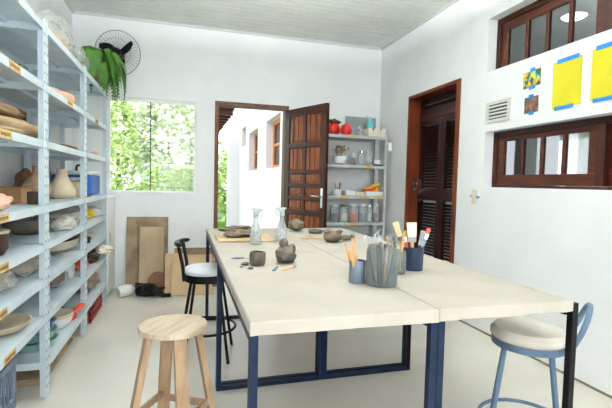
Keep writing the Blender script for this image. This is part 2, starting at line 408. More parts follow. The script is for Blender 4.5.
def drawing(o, seed, w, h):
    r = random.Random(seed); m = MB()
    for k in range(7):
        cy, cz = r.uniform(-w*.5, w*.5), r.uniform(-h*.5, h*.35); p = []
        for i in range(12):
            t = i/11*r.uniform(3, 6); p.append((-.0016, cy+.035*math.cos(t+k)*(1-i*.04), cz+.04*math.sin(t*1.3+k)))
        m.tube(p, .0006, 4)
    m.build('pencil_drawing', mat('pencil', (206, 196, 60), rough=.8), o)
o, w_, h_ = sheet('yellow_paper', 'yellow paper sheet with faint pencil drawing, nearer the vent', 'paper', 2.146, 2.364, 1.762, 2.072, M_YELLOW, -.02, 'yellow paper sheets'); drawing(o, 3, w_, h_)
MB().box(-.003, -.09, h_-.012, -.0013, .075, h_+.016).build('tape', M_TAPEBLUE, o); MB().box(-.003, -.055, -h_-.012, -.0013, .09, -h_+.012).build('tape', M_TAPEBLUE, o)
o, w_, h_ = sheet('yellow_paper', 'yellow paper sheet cut off by the picture edge', 'paper', 1.85, 2.077, 1.765, 2.08, M_YELLOW, 0, 'yellow paper sheets'); drawing(o, 5, w_, h_)
MB().box(-.003, -.07, h_-.012, -.0013, .09, h_+.016).build('tape', M_TAPEBLUE, o); MB().box(-.003, -.06, -h_-.012, -.0013, .095, -h_+.012).build('tape', M_TAPEBLUE, o)
def patch_mat(name, cols, scale):
    m = bpy.data.materials.new(name); m.use_nodes = True; nt = m.node_tree; b = nt.nodes['Principled BSDF']
    tc = nt.nodes.new('ShaderNodeTexCoord'); n = nt.nodes.new('ShaderNodeTexVoronoi'); n.inputs['Scale'].default_value = scale
    nt.links.new(tc.outputs['Object'], n.inputs['Vector']); s = nt.nodes.new('ShaderNodeSeparateColor')
    nt.links.new(n.outputs['Color'], s.inputs[0]); r = nt.nodes.new('ShaderNodeValToRGB'); r.color_ramp.interpolation = 'CONSTANT'
    e = r.color_ramp.elements; e[0].color = srgb(*cols[0]); e[1].position = .99; e[1].color = srgb(*cols[-1])
    for i, c in enumerate(cols[1:], 1): q = e.new(i/len(cols)); q.color = srgb(*c)
    nt.links.new(s.outputs[0], r.inputs[0]); nt.links.new(r.outputs[0], b.inputs['Base Color']); b.inputs['Roughness'].default_value = .4
    return m
o, w_, h_ = sheet('postcard', 'green and yellow picture card taped beside the yellow papers', 'card', 2.47, 2.632, 1.952, 2.07, patch_mat('green_print', [(40, 90, 50), (210, 190, 50), (60, 130, 90), (150, 190, 140), (30, 60, 60), (200, 140, 40)], 38), -.06)
MB().box(-.003, -.03, h_-.01, -.0013, .015, h_+.018).build('tape', M_TAPEBLUE, o); MB().box(-.003, -.03, -h_-.016, -.0013, .025, -h_+.01).build('tape', M_TAPEBLUE, o)
o, w_, h_ = sheet('postcard', 'dark brown picture card taped below the green one', 'card', 2.482, 2.61, 1.766, 1.882, patch_mat('brown_print', [(70, 54, 44), (96, 66, 50), (50, 44, 42), (130, 84, 60), (60, 60, 56)], 40), -.02)
MB().box(-.003, -.02, h_-.01, -.0013, .025, h_+.016).build('tape', M_TAPEBLUE, o); MB().box(-.003, -.025, -h_-.014, -.0013, .02, -h_+.01).build('tape', M_TAPEBLUE, o)
s = thing('light_switch', 'cream switch plate on the right wall beside the louvred door', 'switch', (XR, 3.125, 1.135))
MB().box(-.014, -.03, -.06, -.0005, .03, .06).build('plate', mat('aged_plastic', (214, 204, 178), rough=.5), s, bevel=.008)
MB().box(-.02, -.014, -.02, -.014, .014, .03).build('rocker', M_CREAM, s, bevel=.003)
MB().box(-.012, -.062, -.012, -.0005, -.031, .004).box(-.012, .031, -.004, -.0005, .052, .008).build('tape', M_TAPEBLUE, s)

# ------------------------------------------------------------------ steel racks on the left
RX0, RX1 = -1.11, -.71
def rack(y0, y1, levels, label, tapes):
    t = thing('steel_shelving_rack', label, 'shelf', (0, y0, 0), group='blue-white slotted steel racks')
    L = y1-y0
    for (x, sx) in ((RX1, -1), (RX0, 1)):
        for (y, sy) in ((0, 1), (L, -1)):
            p = MB(); a = .038; th = .003
            p.box(x, y, 0, x+sx*th, y+sy*a, 2.045); p.box(x+sx*th, y, 0, x+sx*a, y+sy*th, 2.045)
            po = p.build('post', M_RACK, t)
            hm = MB(); z = .06
            while z < 2.0:
                hm.box(x-sx*.0006, y+sy*.014, z, x+sx*.0, y+sy*.022, z+.016)
                if sy > 0: hm.box(x+sx*.014, y-sy*.0006, z+.02, x+sx*.022, y, z+.036)
                z += .05
            hm.build('slot', M_HOLE, po)
    for z in levels:
        s = MB(); xa, xb, ya, yb = RX0+.004, RX1-.004, .004, L-.004
        s.box(xa, ya, z-.003, xb, yb, z)
        s.box(xb-.002, ya, z-.038, xb, yb, z-.003).box(xa, ya, z-.038, xa+.002, yb, z-.003)
        s.box(xa+.002, ya, z-.038, xb-.002, ya+.002, z-.003).box(xa+.002, yb-.002, z-.038, xb-.002, yb, z-.003)
        s.box(xb-.016, ya, z-.038, xb-.002, yb, z-.036).box(xa+.18, ya+.003, z-.02, xa+.22, yb-.003, z-.0031)
        so = s.build('shelf', M_RACK, t)
        if z in tapes:
            q = tapes[z]; tp = MB().box(RX1-.004, q-y0, z-.037, RX1-.0025, q-y0+.13, z-.001).build('label_tape', M_TAPE, so)
            k = MB(); rr = random.Random(int(z*1000)+int(y0*10)); yy = q-y0+.015
            while yy < q-y0+.11:
                w = rr.uniform(.006, .014); k.box(RX1-.0025, yy, z-.026, RX1-.002, yy+w, z-.012); yy += w+.005
            k.build('writing', M_INK, tp)
    return t
LV = [2.03, 1.715, 1.41, 1.06, .854, .664, .455]
rack(1.62, 2.6, LV, 'pale blue steel rack nearest the viewer, grey crate beneath it', {1.715: 2.11, 1.41: 2.0, 1.06: 1.96, .854: 1.95, .664: 1.93, .455: 2.02, 2.03: 2.1})
rack(2.605, 3.565, LV+[.19], 'pale blue steel rack in the middle of the three, tall buff vase in it', {1.715: 3.06, })
rack(3.57, 4.495, LV+[.205], 'pale blue steel rack nearest the window, blue cool box in it', {1.715: 3.95})

def lathe_thing(name, label, cat, prof, m, loc, group=None, **k):
    o = MB().lathe(prof, **k).build(name, m, smooth=True, loc=loc); return tag(o, label, cat, group)
def blob_thing(name, label, cat, loc, rad, m, group=None, **k):
    k.setdefault('flat', rad[2]*.8)
    o = MB().blob((0, 0, k['flat']+rad[2]*.03), rad, **k).build(name, m, smooth=True, loc=loc)
    return tag(o, label, cat, group)
def hollow(r_out, wall=.006):
    """closed vessel profile from an outer profile (bottom to rim)"""
    inn = [(max(r-wall, 0), z) for r, z in r_out[::-1]]
    inn = [(r, max(z, r_out[0][1]+wall)) for r, z in inn]
    return [(0, r_out[0][1])]+r_out+inn+[(0, r_out[0][1]+wall)]

# --- nearest rack (A)
Z = 1.718
blob_thing('cloth_bundle', 'dark green cloth bundle high up, left of the thick front posts', 'cloth', (-1.01, 2.74, Z), (.085, .16, .09), mat('dark_green_cloth', (74, 92, 84), (58, 74, 68), rough=.9, scale=9), seed=3, amp=.2)
b = thing('storage_box', 'white plastic box beside the dark green cloth bundle', 'box', (-.98, 2.98, Z))
MB().box(-.05, -.045, 0, .05, .045, .15).build('body', M_WHITE, b, bevel=.006); MB().box(-.055, -.05, .15, .055, .05, .165).build('lid', M_GREY, b, bevel=.003)
Z = 1.413
p = MB().blob((0, 0, .05), (.11, .42, .05), amp=.1, seed=5, flat=.045, amp2=.03).build('paper_parcel', M_PAPER, smooth=True, loc=(-.87, 2.58, Z)); tag(p, 'long parcel in crumpled brown paper, left of the front posts', 'parcel')
p = MB().blob((0, 0, .04), (.07, .26, .028), amp=.12, seed=8, flat=.024, amp2=.04).build('paper_parcel', M_PAPER, smooth=True, loc=(-.9, 2.55, Z+.102)); tag(p, 'smaller brown paper parcel lying on the long one', 'parcel')
b = thing('small_carton', 'small dark brown carton behind the paper parcels', 'box', (-1.03, 3.14, Z))
MB().box(-.04, -.07, 0, .04, .07, .22).build('body', M_DARKBROWN, b, bevel=.003); MB().box(-.041, -.071, .19, .041, .071, .223).build('lid', M_BROWN, b)
Z = 1.063
o = MB().blob((0, 0, .034), (.045, .085, .04), amp=.16, seed=2, flat=.034).lathe([(.008, 0), (.02, .004), (.024, .02), (.016, .03)], o=(.015, .065, .032)).build('clay_sculpture', M_PINKCLAY, smooth=True, loc=(-.785, 2.17, Z)); tag(o, 'pinkish clay piece at the shelf edge beside the cardboard box', 'sculpture')
b = thing('cardboard_box', 'open brown cardboard box behind the pinkish clay piece', 'box', (-.97, 2.84, Z))
MB().box(-.09, -.09, 0, .09, .09, .004).box(-.09, -.09, .004, -.086, .09, .09).box(.086, -.09, .004, .09, .09, .09).box(-.086, -.09, .004, .086, -.086, .09).box(-.086, .086, .004, .086, .09, .09).build('body', M_CARD, b)
MB().obox((.105, 0, .098), (.04, .17, .003), rotm(y=-.5)).obox((-.105, 0, .098), (.04, .17, .003), rotm(y=.5)).build('flap', M_CARD, b)
o = MB().blob((0, 0, .07), (.055, .12, .095), amp=.1, seed=12, flat=.07).build('rounded_clay_form', M_BROWN, smooth=True, loc=(-1.0, 2.33, Z+.0)); o.location = (-1.03, 3.3, Z); o.scale = (1, 1, 1.25); tag(o, 'rounded brown clay form behind the cardboard box', 'sculpture')
VASE = [(.05, 0), (.07, .03), (.083, .07), (.078, .105), (.055, .14), (.032, .165), (.026, .18), (.026, .215), (.03, .222)]
lathe_thing('clay_vase', 'brown-beige bottle vase just behind the front posts', 'vase', hollow(VASE, .005), mat('brown_buff_clay', (168, 144, 118), (150, 126, 100), rough=.9, scale=10, bump=.15), (-.9, 3.1, Z), 'bottle vases')
b = MB().box(-.03, -.03, 0, .03, .03, .07).build('tin', M_DARKBROWN, loc=(-.80, 2.71, Z), bevel=.006); tag(b, 'small dark brown block beside the front posts', 'tin')
Z = .857
o = thing('clay_pot', 'dark brown round pot with a pale rim at the left picture edge', 'pot', (-.85, 2.22, Z))
MB().lathe(hollow([(.065, 0), (.085, .03), (.088, .08), (.086, .1)], .006)).build('body', M_DARKBROWN, o, smooth=True); MB().lathe([(.08, .1), (.09, .1), (.092, .108), (.088, .114), (.08, .113)]).build('rim', M_PALECLAY, o, smooth=True)
lathe_thing('clay_bowl', 'wide grey-brown bowl left of the front posts', 'bowl', hollow([(.07, 0), (.12, .04), (.14, .09)], .008), mat('greybrown', (124, 118, 104), (104, 98, 86), rough=.8, scale=9), (-.95, 3.05, Z))
lathe_thing('clay_bowl', 'small grey bowl stacked in the wide grey-brown bowl', 'bowl', hollow([(.05, 0), (.1, .04), (.11, .07)], .008), M_GREY, (-.95, 3.05, Z+.02))
Z = .667
for i, (y, x, r, lab) in enumerate(((2.3, -.89, (.12, .16, .075), 'clear bag of pale clay at the left edge, nearer of two'), (2.78, -.9, (.13, .24, .075), 'clear bag of pale clay left of the front posts, further of two'))):
    t = thing('plastic_bag', lab, 'bag', (x, y, Z), group='wrapped clay in plastic')
    MB().blob((0, 0, r[2]*.8), r, amp=.2, seed=20+i, flat=r[2]*.75, amp2=.1).build('film', M_FILM, t, smooth=True)
    MB().blob((0, 0, r[2]*.62), (r[0]*.75, r[1]*.75, r[2]*.7), amp=.08, seed=i, flat=r[2]*.55).build('clay', M_PALECLAY, t, smooth=True)
Z = .458
lathe_thing('clay_dish', 'shallow tan dish at the left edge below the clay bags', 'dish', hollow([(.08, 0), (.13, .025), (.145, .05)], .008), M_PALECLAY, (-.86, 2.36, Z))
# crate on the floor
t = thing('plastic_crate', 'grey-blue slatted plastic crate on the floor under the nearest rack', 'crate', (-.9, 1.92, 0))
c = MB(); hx, hy, H = .18, .25, .4
for sx in (-1, 1):
    for sy in (-1, 1): c.box(sx*hx, sy*hy, 0, sx*(hx-.03), sy*(hy-.03), H)
for z in (0, .19, H-.03):
    for s in (-1, 1):
        c.box(s*hx, -hy+.03, z, s*(hx-.012), hy-.03, z+.03); c.box(-hx+.03, s*hy, z, hx-.03, s*(hy-.012), z+.03)
for s in (-1, 1):
    for i in range(9): yy = -hy+.06+i*.044; c.box(s*(hx-.002), yy, .03, s*(hx-.01), yy+.016, H-.03)
    for i in range(6): xx = -hx+.055+i*.044; c.box(xx, s*(hy-.002), .03, xx+.016, s*(hy-.01), H-.03)
c.box(-hx+.012, -hy+.012, .005, hx-.012, hy-.012, .012)
c.build('crate_body', M_CRATE, t)

# --- middle rack (B)
Z = 2.033
t = thing('plastic_bag', 'clear bag around a brown bundle on top of the racks', 'bag', (-.86, 3.3, Z), group='wrapped clay in plastic')
MB().blob((0, 0, .12), (.12, .2, .15), amp=.15, seed=31, flat=.115, amp2=.08).build('film', M_FILM, t, smooth=True); MB().blob((.01, 0, .07), (.09, .17, .085), amp=.14, seed=33, flat=.06).build('bundle', M_PAPER, t, smooth=True)
t = thing('plastic_bag', 'crumpled clear bag on top of the racks, beside the fern', 'bag', (-.86, 3.78, Z), group='wrapped clay in plastic')
MB().blob((0, 0, .09), (.12, .17, .11), amp=.25, seed=37, flat=.085, amp2=.14).build('film', M_FILM, t, smooth=True)
Z = 1.718
o = MB().cyl((-.07, -.17, .045), (.05, .17, .045), .045, n=20).cyl((-.075, -.178, .045), (-.07, -.17, .045), .02, .045).build('paper_roll', M_PINKCLAY, smooth=True, loc=(-.83, 3.2, Z)); tag(o, 'pale pink rolled bundle right of the front posts', 'roll')
Z = 1.413
o = MB().blob((0, 0, .014), (.12, .36, .02), amp=.1, seed=41, flat=.011).build('clay_slab', M_BROWN, smooth=True, loc=(-.86, 3.43, Z)); tag(o, 'thin brown slab lying on the shelf above the large buff vase', 'slab')
Z = 1.063
BV = [(.065, 0), (.084, .015), (.092, .04), (.086, .075), (.067, .11), (.046, .145), (.036, .17), (.034, .205), (.037, .212)]
lathe_thing('clay_vase', 'large buff vase with a narrow neck, right of the front posts', 'vase', hollow(BV, .006), M_PALECLAY, (-.84, 3.43, Z), 'bottle vases')
lathe_thing('clay_vase', 'small pinkish vase half hidden behind the large buff vase', 'vase', hollow([(.04, 0), (.055, .04), (.05, .1), (.03, .14), (.032, .15)], .005), M_PINKCLAY, (-1.0, 3.62, Z), 'bottle vases')
t = thing('clay_pot', 'buff pot covered with white plastic beside the blue cool box', 'pot', (-.86, 3.86, Z))
MB().lathe(hollow([(.055, 0), (.068, .04), (.068, .1), (.07, .12)], .006)).build('body', M_PALECLAY, t, smooth=True); MB().blob((0, 0, .125), (.085, .085, .03), amp=.25, amp2=.15, seed=44).build('film', M_FILMW, t, smooth=True)
Z = .857
t = thing('wrapped_plates', 'wide pale plates wrapped in plastic below the large buff vase', 'plates', (-.91, 3.66, Z))
MB().lathe([(0, 0), (.13, 0), (.17, .03), (.18, .06), (.17, .085), (0, .09)], sx=.78, sy=1.75).build('plates', M_CREAM, t, smooth=True); MB().blob((0, 0, .075), (.145, .34, .075), amp=.06, amp2=.05, seed=47, flat=.07).build('film', M_FILM, t, smooth=True)
blob_thing('plastic_bag', 'small white bag in front of the wrapped plates', 'bag', (-.78, 3.22, Z), (.075, .09, .05), M_FILMW, 'wrapped clay in plastic', seed=49, amp2=.1)
Z = .667
lathe_thing('clay_bowl', 'cream oval bowl on the shelf below the wrapped plates', 'bowl', hollow([(.1, 0), (.15, .03), (.165, .085)], .01), M_CREAM, (-.91, 3.58, Z), sx=.86, sy=1.7)
blob_thing('clay_lump', 'dark lump of clay in the cream oval bowl', 'clay', (-.91, 3.58, Z+.03), (.1, .16, .05), M_DARK, seed=51)
lathe_thing('cup', 'small dark cup beside the cream oval bowl', 'cup', hollow([(.03, 0), (.038, .05)], .004), M_DARK, (-.78, 3.93, Z))
Z = .458
t = thing('plastic_bag', 'brown bag in clear film beside the white mug', 'bag', (-.86, 3.27, Z), group='wrapped clay in plastic')
MB().blob((0, 0, .062), (.1, .11, .07), amp=.12, amp2=.06, seed=53, flat=.06).build('film', M_FILM, t, smooth=True); MB().blob((0, 0, .06), (.075, .09, .06), amp=.1, seed=54, flat=.055).build('clay', M_BROWN, t, smooth=True)
t = thing('mug', 'white mug behind the film-wrapped brown bag', 'mug', (-.84, 3.6, Z))
MB().lathe(hollow([(.04, 0), (.045, .05), (.046, .085)], .005)).build('body', M_WHITE, t, smooth=True); MB().tube([(.044, 0, .07), (.07, 0, .065), (.072, 0, .03), (.045, 0, .02)], .006).build('handle', M_GREY, t, smooth=True)
blob_thing('orange_bag', 'orange-red cloth bag beyond the white mug', 'bag', (-.85, 3.82, Z), (.11, .11, .06), M_ORANGE, seed=57)
Z = .193
for i, lab in enumerate(('bottom mint plastic tub of the stack', 'middle mint plastic tub of the stack', 'top mint plastic tub of the stack, blue clip on it')):
    t = thing('plastic_tub', lab, 'tub', (-.86, 2.87, Z+i*.053), group='stacked mint tubs'); t.scale = (1-.03*i,)*2+(1,)
    MB().lathe(hollow([(.11, 0), (.125, .045), (.132, .05)], .004)).build('body', M_MINT, t, smooth=True)
    if i == 2: MB().box(.07, -.11, .03, .13, -.08, .075).build('clip', M_BLUE, t)
lathe_thing('plastic_bowl', 'white bowl beside the mint tubs on the bottom shelf', 'bowl', hollow([(.06, 0), (.1, .04), (.115, .08)], .004), M_WHITE, (-.83, 3.2, Z), 'white bowls')
lathe_thing('plastic_bowl', 'white bowl nested in the one beside the mint tubs', 'bowl', hollow([(.06, 0), (.1, .04), (.112, .08)], .004), M_CREAM, (-.83, 3.2, Z+.022), 'white bowls')
blob_thing('clay_lump', 'brown clay lump on the bottom shelf behind the white bowls', 'clay', (-1.02, 3.18, Z), (.07, .1, .07), M_BROWN, seed=59)
t = thing('hand_brush', 'orange hand brush sticking out of the bottom shelf', 'brush', (-.77, 3.37, Z), 1.32)
MB().obox((.07, 0, .05), (.2, .045, .022), rotm(y=-.12)).build('handle', M_ORANGE, t, bevel=.006); MB().box(-.05, -.03, .0, .03, .03, .04).build('bristles', M_RED, t, bevel=.004)
blob_thing('clay_lump', 'dark lump at the back of the bottom shelf, middle rack', 'clay', (-.93, 3.43, Z), (.1, .1, .07), M_DARKBROWN, seed=61)
for i, (dx, lab) in enumerate(((0, 'lower tan board on the floor under the middle rack'), (.012, 'upper tan board on the floor under the middle rack'))):
    o = MB().box(-.15, -.36, 0, .15, .36, .018).build('plywood_board', M_PLY, loc=(-.93, 3.12, .0+i*.0185), rot=(0, 0, dx*3), bevel=.002); tag(o, lab, 'board', 'boards on the floor')
# --- far rack (C)
t = thing('fern_pot_holder', 'hanging fern spilling over the top of the rack nearest the window', 'plant', (-.80, 4.3, 2.033)); t.name = 'potted_fern'
MB().lathe(hollow([(.07, 0), (.1, .09), (.11, .14)], .006)).build('pot', M_BROWN, t, smooth=True)
def frond(L, droop, seed):
    r = random.Random(seed); m = MB(); pts = []; n = 30
    for i in range(n+1):
        s = i/n; pts.append(Vector((L*math.sin(s*1.35)*.72, .02*math.sin(s*3+seed), .14+.24*math.sin(s*2.3)-droop*s*s)))
    m.tube(pts, .0022, 4)
    for i in range(2, n+1):
        p = pts[i]; w = .052*math.sin(PI*min(1, i/n*.9+.08))+.006; tdir = (pts[min(i+1, n)]-pts[i-1]).normalized()
        for sgn in (-1, 1):
            for hh in (0, .5):
                q = p - tdir*(hh*L/n); side = Vector((0, sgn, 0)); e = q+side*w+tdir*w*.35-Vector((0, 0, w*.35)); c = tdir*.0036
                m.add([q-c, q+c, e+c*.3, e-c*.3], [(0, 1, 2, 3)])
    return m
fr = [frond(.40, .26, 1), frond(.36, .36, 2), frond(.3, .2, 3)]
base = [m.build('frond', M_FERN, t) for m in fr]
rr = random.Random(4)
for i in range(90):
    if i < 3: o = base[i]
    else:
        o = base[i % 3].copy(); C.objects.link(o); o.parent = t
    a = rr.uniform(0, 2*PI) if i % 3 == 0 else rr.uniform(-1.5, 1.4)
    o.rotation_euler = (0, rr.uniform(-.1, .2), a); s = rr.uniform(.75, 1.15); o.scale = (s, s, s)
for i, (y, x, r_, lab) in enumerate(((4.0, -.98, (.05, .05, .05), 'small grey wrapped bundle on top of the racks, touching the fern'),)):
    blob_thing('plastic_bag', lab, 'bag', (x, y, 2.033), r_, M_FILM, 'wrapped clay in plastic', seed=70, amp2=.1)
blob_thing('small_clay_piece', 'small pinkish lump at the shelf edge of the far rack', 'clay', (-.76, 4.2, 1.413), (.03, .05, .02), M_PINKCLAY, seed=71)
t = thing('cool_box', 'blue cool box with a white lid on the rack nearest the window', 'cool box', (-.92, 4.27, 1.063))
MB().box(-.155, -.19, 0, .155, .19, .175).build('body', M_BLUE, t, bevel=.015); MB().box(-.16, -.195, .176, .16, .195, .21).build('lid', M_WHITE, t, bevel=.01)
MB().tube([(.02, -.13, .21), (.02, -.12, .25), (.02, -.05, .262), (.02, .05, .262), (.02, .12, .25), (.02, .13, .21)], .01).build('handle', M_DARKBROWN, t, smooth=True)
o = MB().box(-.03, -.1, 0, .035, .1, .012).build('book', M_REDBROWN, loc=(-.755+.01, 3.72, 1.062)); o.location = (-.72-.022, 3.75, 1.062); tag(o, 'thin red book at the shelf edge in front of the cool box', 'book')
o.scale = (.45, 1, 1)
Z = .857
blob_thing('yellow_bag', 'yellow bag on the rack nearest the window', 'bag', (-.83, 4.08, Z), (.08, .08, .055), M_YEL, seed=73)
blob_thing('plastic_bag', 'white bag beside the yellow bag', 'bag', (-.82, 4.32, Z), (.08, .12, .05), M_FILMW, 'wrapped clay in plastic', seed=74, amp2=.08)
Z = .667
lathe_thing('cup', 'buff clay cup on the rack nearest the window', 'cup', hollow([(.03, 0), (.042, .06)], .004), M_PALECLAY, (-.80, 4.15, Z))
lathe_thing('clay_bowl', 'low buff bowl beyond the buff clay cup', 'bowl', hollow([(.05, 0), (.08, .035)], .004), M_PALECLAY, (-.9, 4.33, Z))
Z = .458
t = thing('cloth_bundle', 'dark bundle with a white cloth end poking out of the far rack', 'cloth', (-.86, 4.2, Z))
MB().blob((0, -.04, .06), (.13, .17, .07), amp=.2, seed=77, flat=.055).build('bundle', M_DARKBROWN, t, smooth=True); MB().blob((.14, .14, .085), (.08, .1, .045), amp=.25, seed=78, amp2=.1).build('cloth_end', M_CREAM, t, smooth=True)
Z = .208
blob_thing('plastic_bag', 'clear bag of brown scraps on the bottom shelf by the window', 'bag', (-.87, 4.2, Z), (.13, .22, .1), mat('scrap_bag', (150, 132, 108), (112, 92, 72), rough=.5, scale=12, bump=.6), 'wrapped clay in plastic', seed=79, amp2=.1)
t = thing('plastic_crate', 'dark red crate on the floor under the far rack', 'crate', (-.88, 4.1, 0))
c = MB(); hx, hy, H = .15, .26, .155
c.box(-hx, -hy, 0, hx, hy, .008)
for s in (-1, 1):
    for z in (.008, .06, .12): c.box(s*hx, -hy, z, s*(hx-.01), hy, z+.035); c.box(-hx+.01, s*hy, z, hx-.01, s*(hy-.01), z+.035)
    for yy in (-hy, -.1, .07, hy-.03): c.box(s*hx, yy, .008, s*(hx-.011), yy+.03, H)
c.build('crate_body', M_REDBROWN, t)

# white cabinet in the corner
t = thing('white_cabinet', 'low white cabinet in the corner between the far rack and the window wall', 'cabinet', (-.92, 4.79, 0))
MB().box(-.2, -.24, .03, .195, .24, 1.0).build('body', M_WHITE, t, bevel=.004); MB().box(.195, -.23, .05, .208, .23, .98).build('door', M_WHITE, t, bevel=.003)
MB().box(-.2, -.245, 1.0, .21, .245, 1.03).build('top', M_WHITE, t, bevel=.004); MB().box(-.18, -.22, 0, .18, .22, .03).build('plinth', M_GREY, t)
MB().tube([(.214, -.19, .55), (.222, -.19, .56), (.222, -.19, .66), (.214, -.19, .67)], .004).build('handle', M_CHROME, t)

# ------------------------------------------------------------------ wall fan
t = thing('wall_fan', 'black wire-caged wall fan above the window', 'fan', (-.665, YB-.003, 2.5))
MB().cyl((0, -.03, -.02), (0, 0, -.02), .05, n=20).tube([(0, -.02, -.02), (0, -.07, -.05), (0, -.09, -.01)], .014).build('bracket', M_BLACK, t, smooth=True)
hd = bpy.data.objects.new('fan_head', None); C.objects.link(hd); hd.parent = t; hd.location = (0, -.2, 0); hd.rotation_euler = (.12, 0, -.12)
hd.location = (0, -.2, .01)
MB().lathe([(0, -.055), (.03, -.05), (.052, -.02), (.055, .03), (.045, .055), (0, .06)], 24).build('motor', M_BLACK, hd, smooth=True, loc=(0, .075, 0), rot=(PI/2, 0, 0))
cg = MB(); R0 = .225
for i in range(40):
    a = 2*PI*i/40; p = []
    for k in range(9):
        s = k/8; th = s*PI; r = .05+(R0-.05)*math.sin(th)**.75 if 0 < s < 1 else .05; p.append((r*math.cos(a), .065*math.cos(th), r*math.sin(a)))
    cg.tube(p, .0009, 4)
for rad, yy, th in ((R0, 0, .003), (.05, -.065, .0015), (.14, -.058, .0012)):
    cg.tube([(rad*math.cos(2*PI*k/48), yy, rad*math.sin(2*PI*k/48)) for k in range(48)], th, 5, True)
cg.build('cage', mat('cage_wire', (50, 52, 56), rough=.4), hd)
MB().cyl((0, -.06, 0), (0, -.072, 0), .045, n=24).build('badge', M_BLACK, hd, smooth=True)
for a0 in (.35, 2.45, 4.5):
    vs = []; n = 8
    for i in range(n+1):
        s = i/n; r = .04+.15*s; wd = .03+.045*math.sin(PI*min(1, .15+s*.8)); bend = .35*s
        for sg in (-1, 1):
            a = a0+bend+sg*wd/max(r, .06)*.55; vs.append((r*math.cos(a), sg*.018, r*math.sin(a)))
            vs.append((r*math.cos(a), sg*.018+.003, r*math.sin(a)))
    fs = []
    for i in range(n):
        a = i*4; b = a+4; fs += [(a, a+2, b+2, b), (a+1, b+1, b+3, a+3), (a, b, b+1, a+1), (a+2, a+3, b+3, b+2)]
    fs += [(0, 1, 3, 2), (n*4, n*4+2, n*4+3, n*4+1)]
    MB().add(vs, fs).build('blade', M_BLACK, hd, smooth=True)
MB().cyl((0, -.03, 0), (0, .02, 0), .035, n=24).build('hub', M_BLACK, hd, smooth=True)

# ------------------------------------------------------------------ boards leaning at the back wall
def board(w, h, th, x, y0, label, m, z=0, top_y=YB-.006, r=0):
    lean = math.asin(min(.9, (top_y-y0)/h))
    o = MB().box(-w/2, -th, 0, w/2, 0, h).build('plywood_board', m, loc=(x, y0, z+abs(math.sin(r))*w/2), rot=(-lean, r, 0), bevel=.002)
    return tag(o, label, 'board', 'boards leaning on the back wall')
board(.435, .80, .015, -.375, 4.93, 'tall stained plywood board leaning on the back wall', M_PLYDARK)
board(.25, .70, .015, -.325, 4.84, 'narrower plywood board leaning in front of the tall stained one', M_PLY, top_y=4.975)
board(.52, .45, .012, .17, 4.93, 'wide dark board at the back, right of the tall boards', M_PLYDARK)
board(.22, .43, .015, -.07, 4.70, 'light square board left of the front leaning board', M_PLYLIGHT, top_y=4.83)
board(.42, .44, .015, .10, 4.60, 'wide light board leaning in front of the others, right side', M_PLYLIGHT, top_y=4.79)
o = MB().cyl((0, -.01, 0), (0, .01, 0), .11, n=36).build('round_bat', M_BROWN, smooth=True, loc=(-.225, 4.815, .22), rot=(-.17, 0, 0)); tag(o, 'round brown wooden bat standing against the leaning boards', 'bat')
o.location = (-.25, 4.80, .11)
MATS['x'] = 0
t = thing('cable_tangle', 'tangle of black cables on the floor by the leaning boards', 'cable', (-.37, 4.62, 0)); rr = random.Random(11)
for k, (cx, cy, n) in enumerate(((0, 0, 26), (.1, -.03, 16))):
    m = MB()
    for j in range(7):
        pts = []; R = rr.uniform(.045, .1); ph = rr.uniform(0, 6)
        for i in range(n):
            a = ph+i*.55; pts.append((cx+R*math.cos(a)*1.1+rr.uniform(-.012, .012), cy+R*.6*math.sin(a), .012+.012*j+.05*abs(math.sin(a*.5+j))*(1.3 if k == 0 else .5)))
        m.tube(pts, .008, 6)
    m.build('cable', M_BLACK, t, smooth=True)
m = MB().blob((-.02, 0, .06), (.075, .05, .06), amp=.2, seed=91, flat=.055).build('motor_body', M_BLACK, t, smooth=True)
MB().box(.16, -.06, .0, .26, -.02, .035).box(.12, .0, .0, .16, .03, .035).build('plug', M_BLACK, t, bevel=.005)
t = thing('plastic_jug', 'white plastic jug lying on the floor beside the black cables', 'jug', (-.56, 4.68, .062))
MB().lathe([(0, -.08), (.05, -.078), (.058, -.06), (.06, .03), (.045, .065), (.02, .08), (.02, .1)], 24).build('body', M_WHITE, t, smooth=True, rot=(0, PI/2-.1, .5)); MB().cyl((.086, .047, .01), (.112, .06, .012), .022).build('cap', M_GREY, t, smooth=True)

# ------------------------------------------------------------------ back right rack with pottery supplies
t = thing('metal_shelf_unit', 'grey metal shelf unit in the back right corner behind the open door', 'shelf', (0, 4.63, 0))
SX0, SX1, SD = 1.5, 2.34, .38
for x in (SX0, SX1):
    for y in (0, SD):
        s = -1 if x == SX1 else 1
        MB().box(x, y, 0, x+s*.035, y+.003, 1.80).box(x, y, 0, x+s*.003, y+(.035 if y == 0 else -.035), 1.80).build('post', M_METALSHELF, t)
SZ = [1.785, 1.44, 1.08, .765, .42, .12]
for z in SZ:
    so = MB().box(SX0+.004, .004, z-.035, SX1-.004, .008, z).box(SX0+.004, .008, z-.004, SX1-.004, SD-.004, z).box(SX0+.004, SD-.008, z-.035, SX1-.004, SD-.004, z-.004).build('shelf', M_METALSHELF, t)
    for q in ({1.785: (1.82,), 1.44: (2.03,), 1.08: (1.75, 2.0, 2.18), .765: (1.86,)}).get(z, ()):
        MB().box(q, .002, z-.032, q+.12, .004, z-.006).build('label_tape', M_TAPE, so)
MB().box(SX1+.002, -.012, 1.62, SX1+.05, .02, 1.72).build('clamp', M_WHITE, t, bevel=.004)
o = MB().box(-.24, -.004, 0, .17, .004, .27).build('metal_sheet', M_GREY, loc=(2.18, 4.985, 1.79), rot=(-.1, 0, 0)); tag(o, 'grey metal sheet leaning behind the white box on the shelf unit', 'sheet')
def at(x, z): return (x, 4.80, z+.001)
Z = SZ[0]
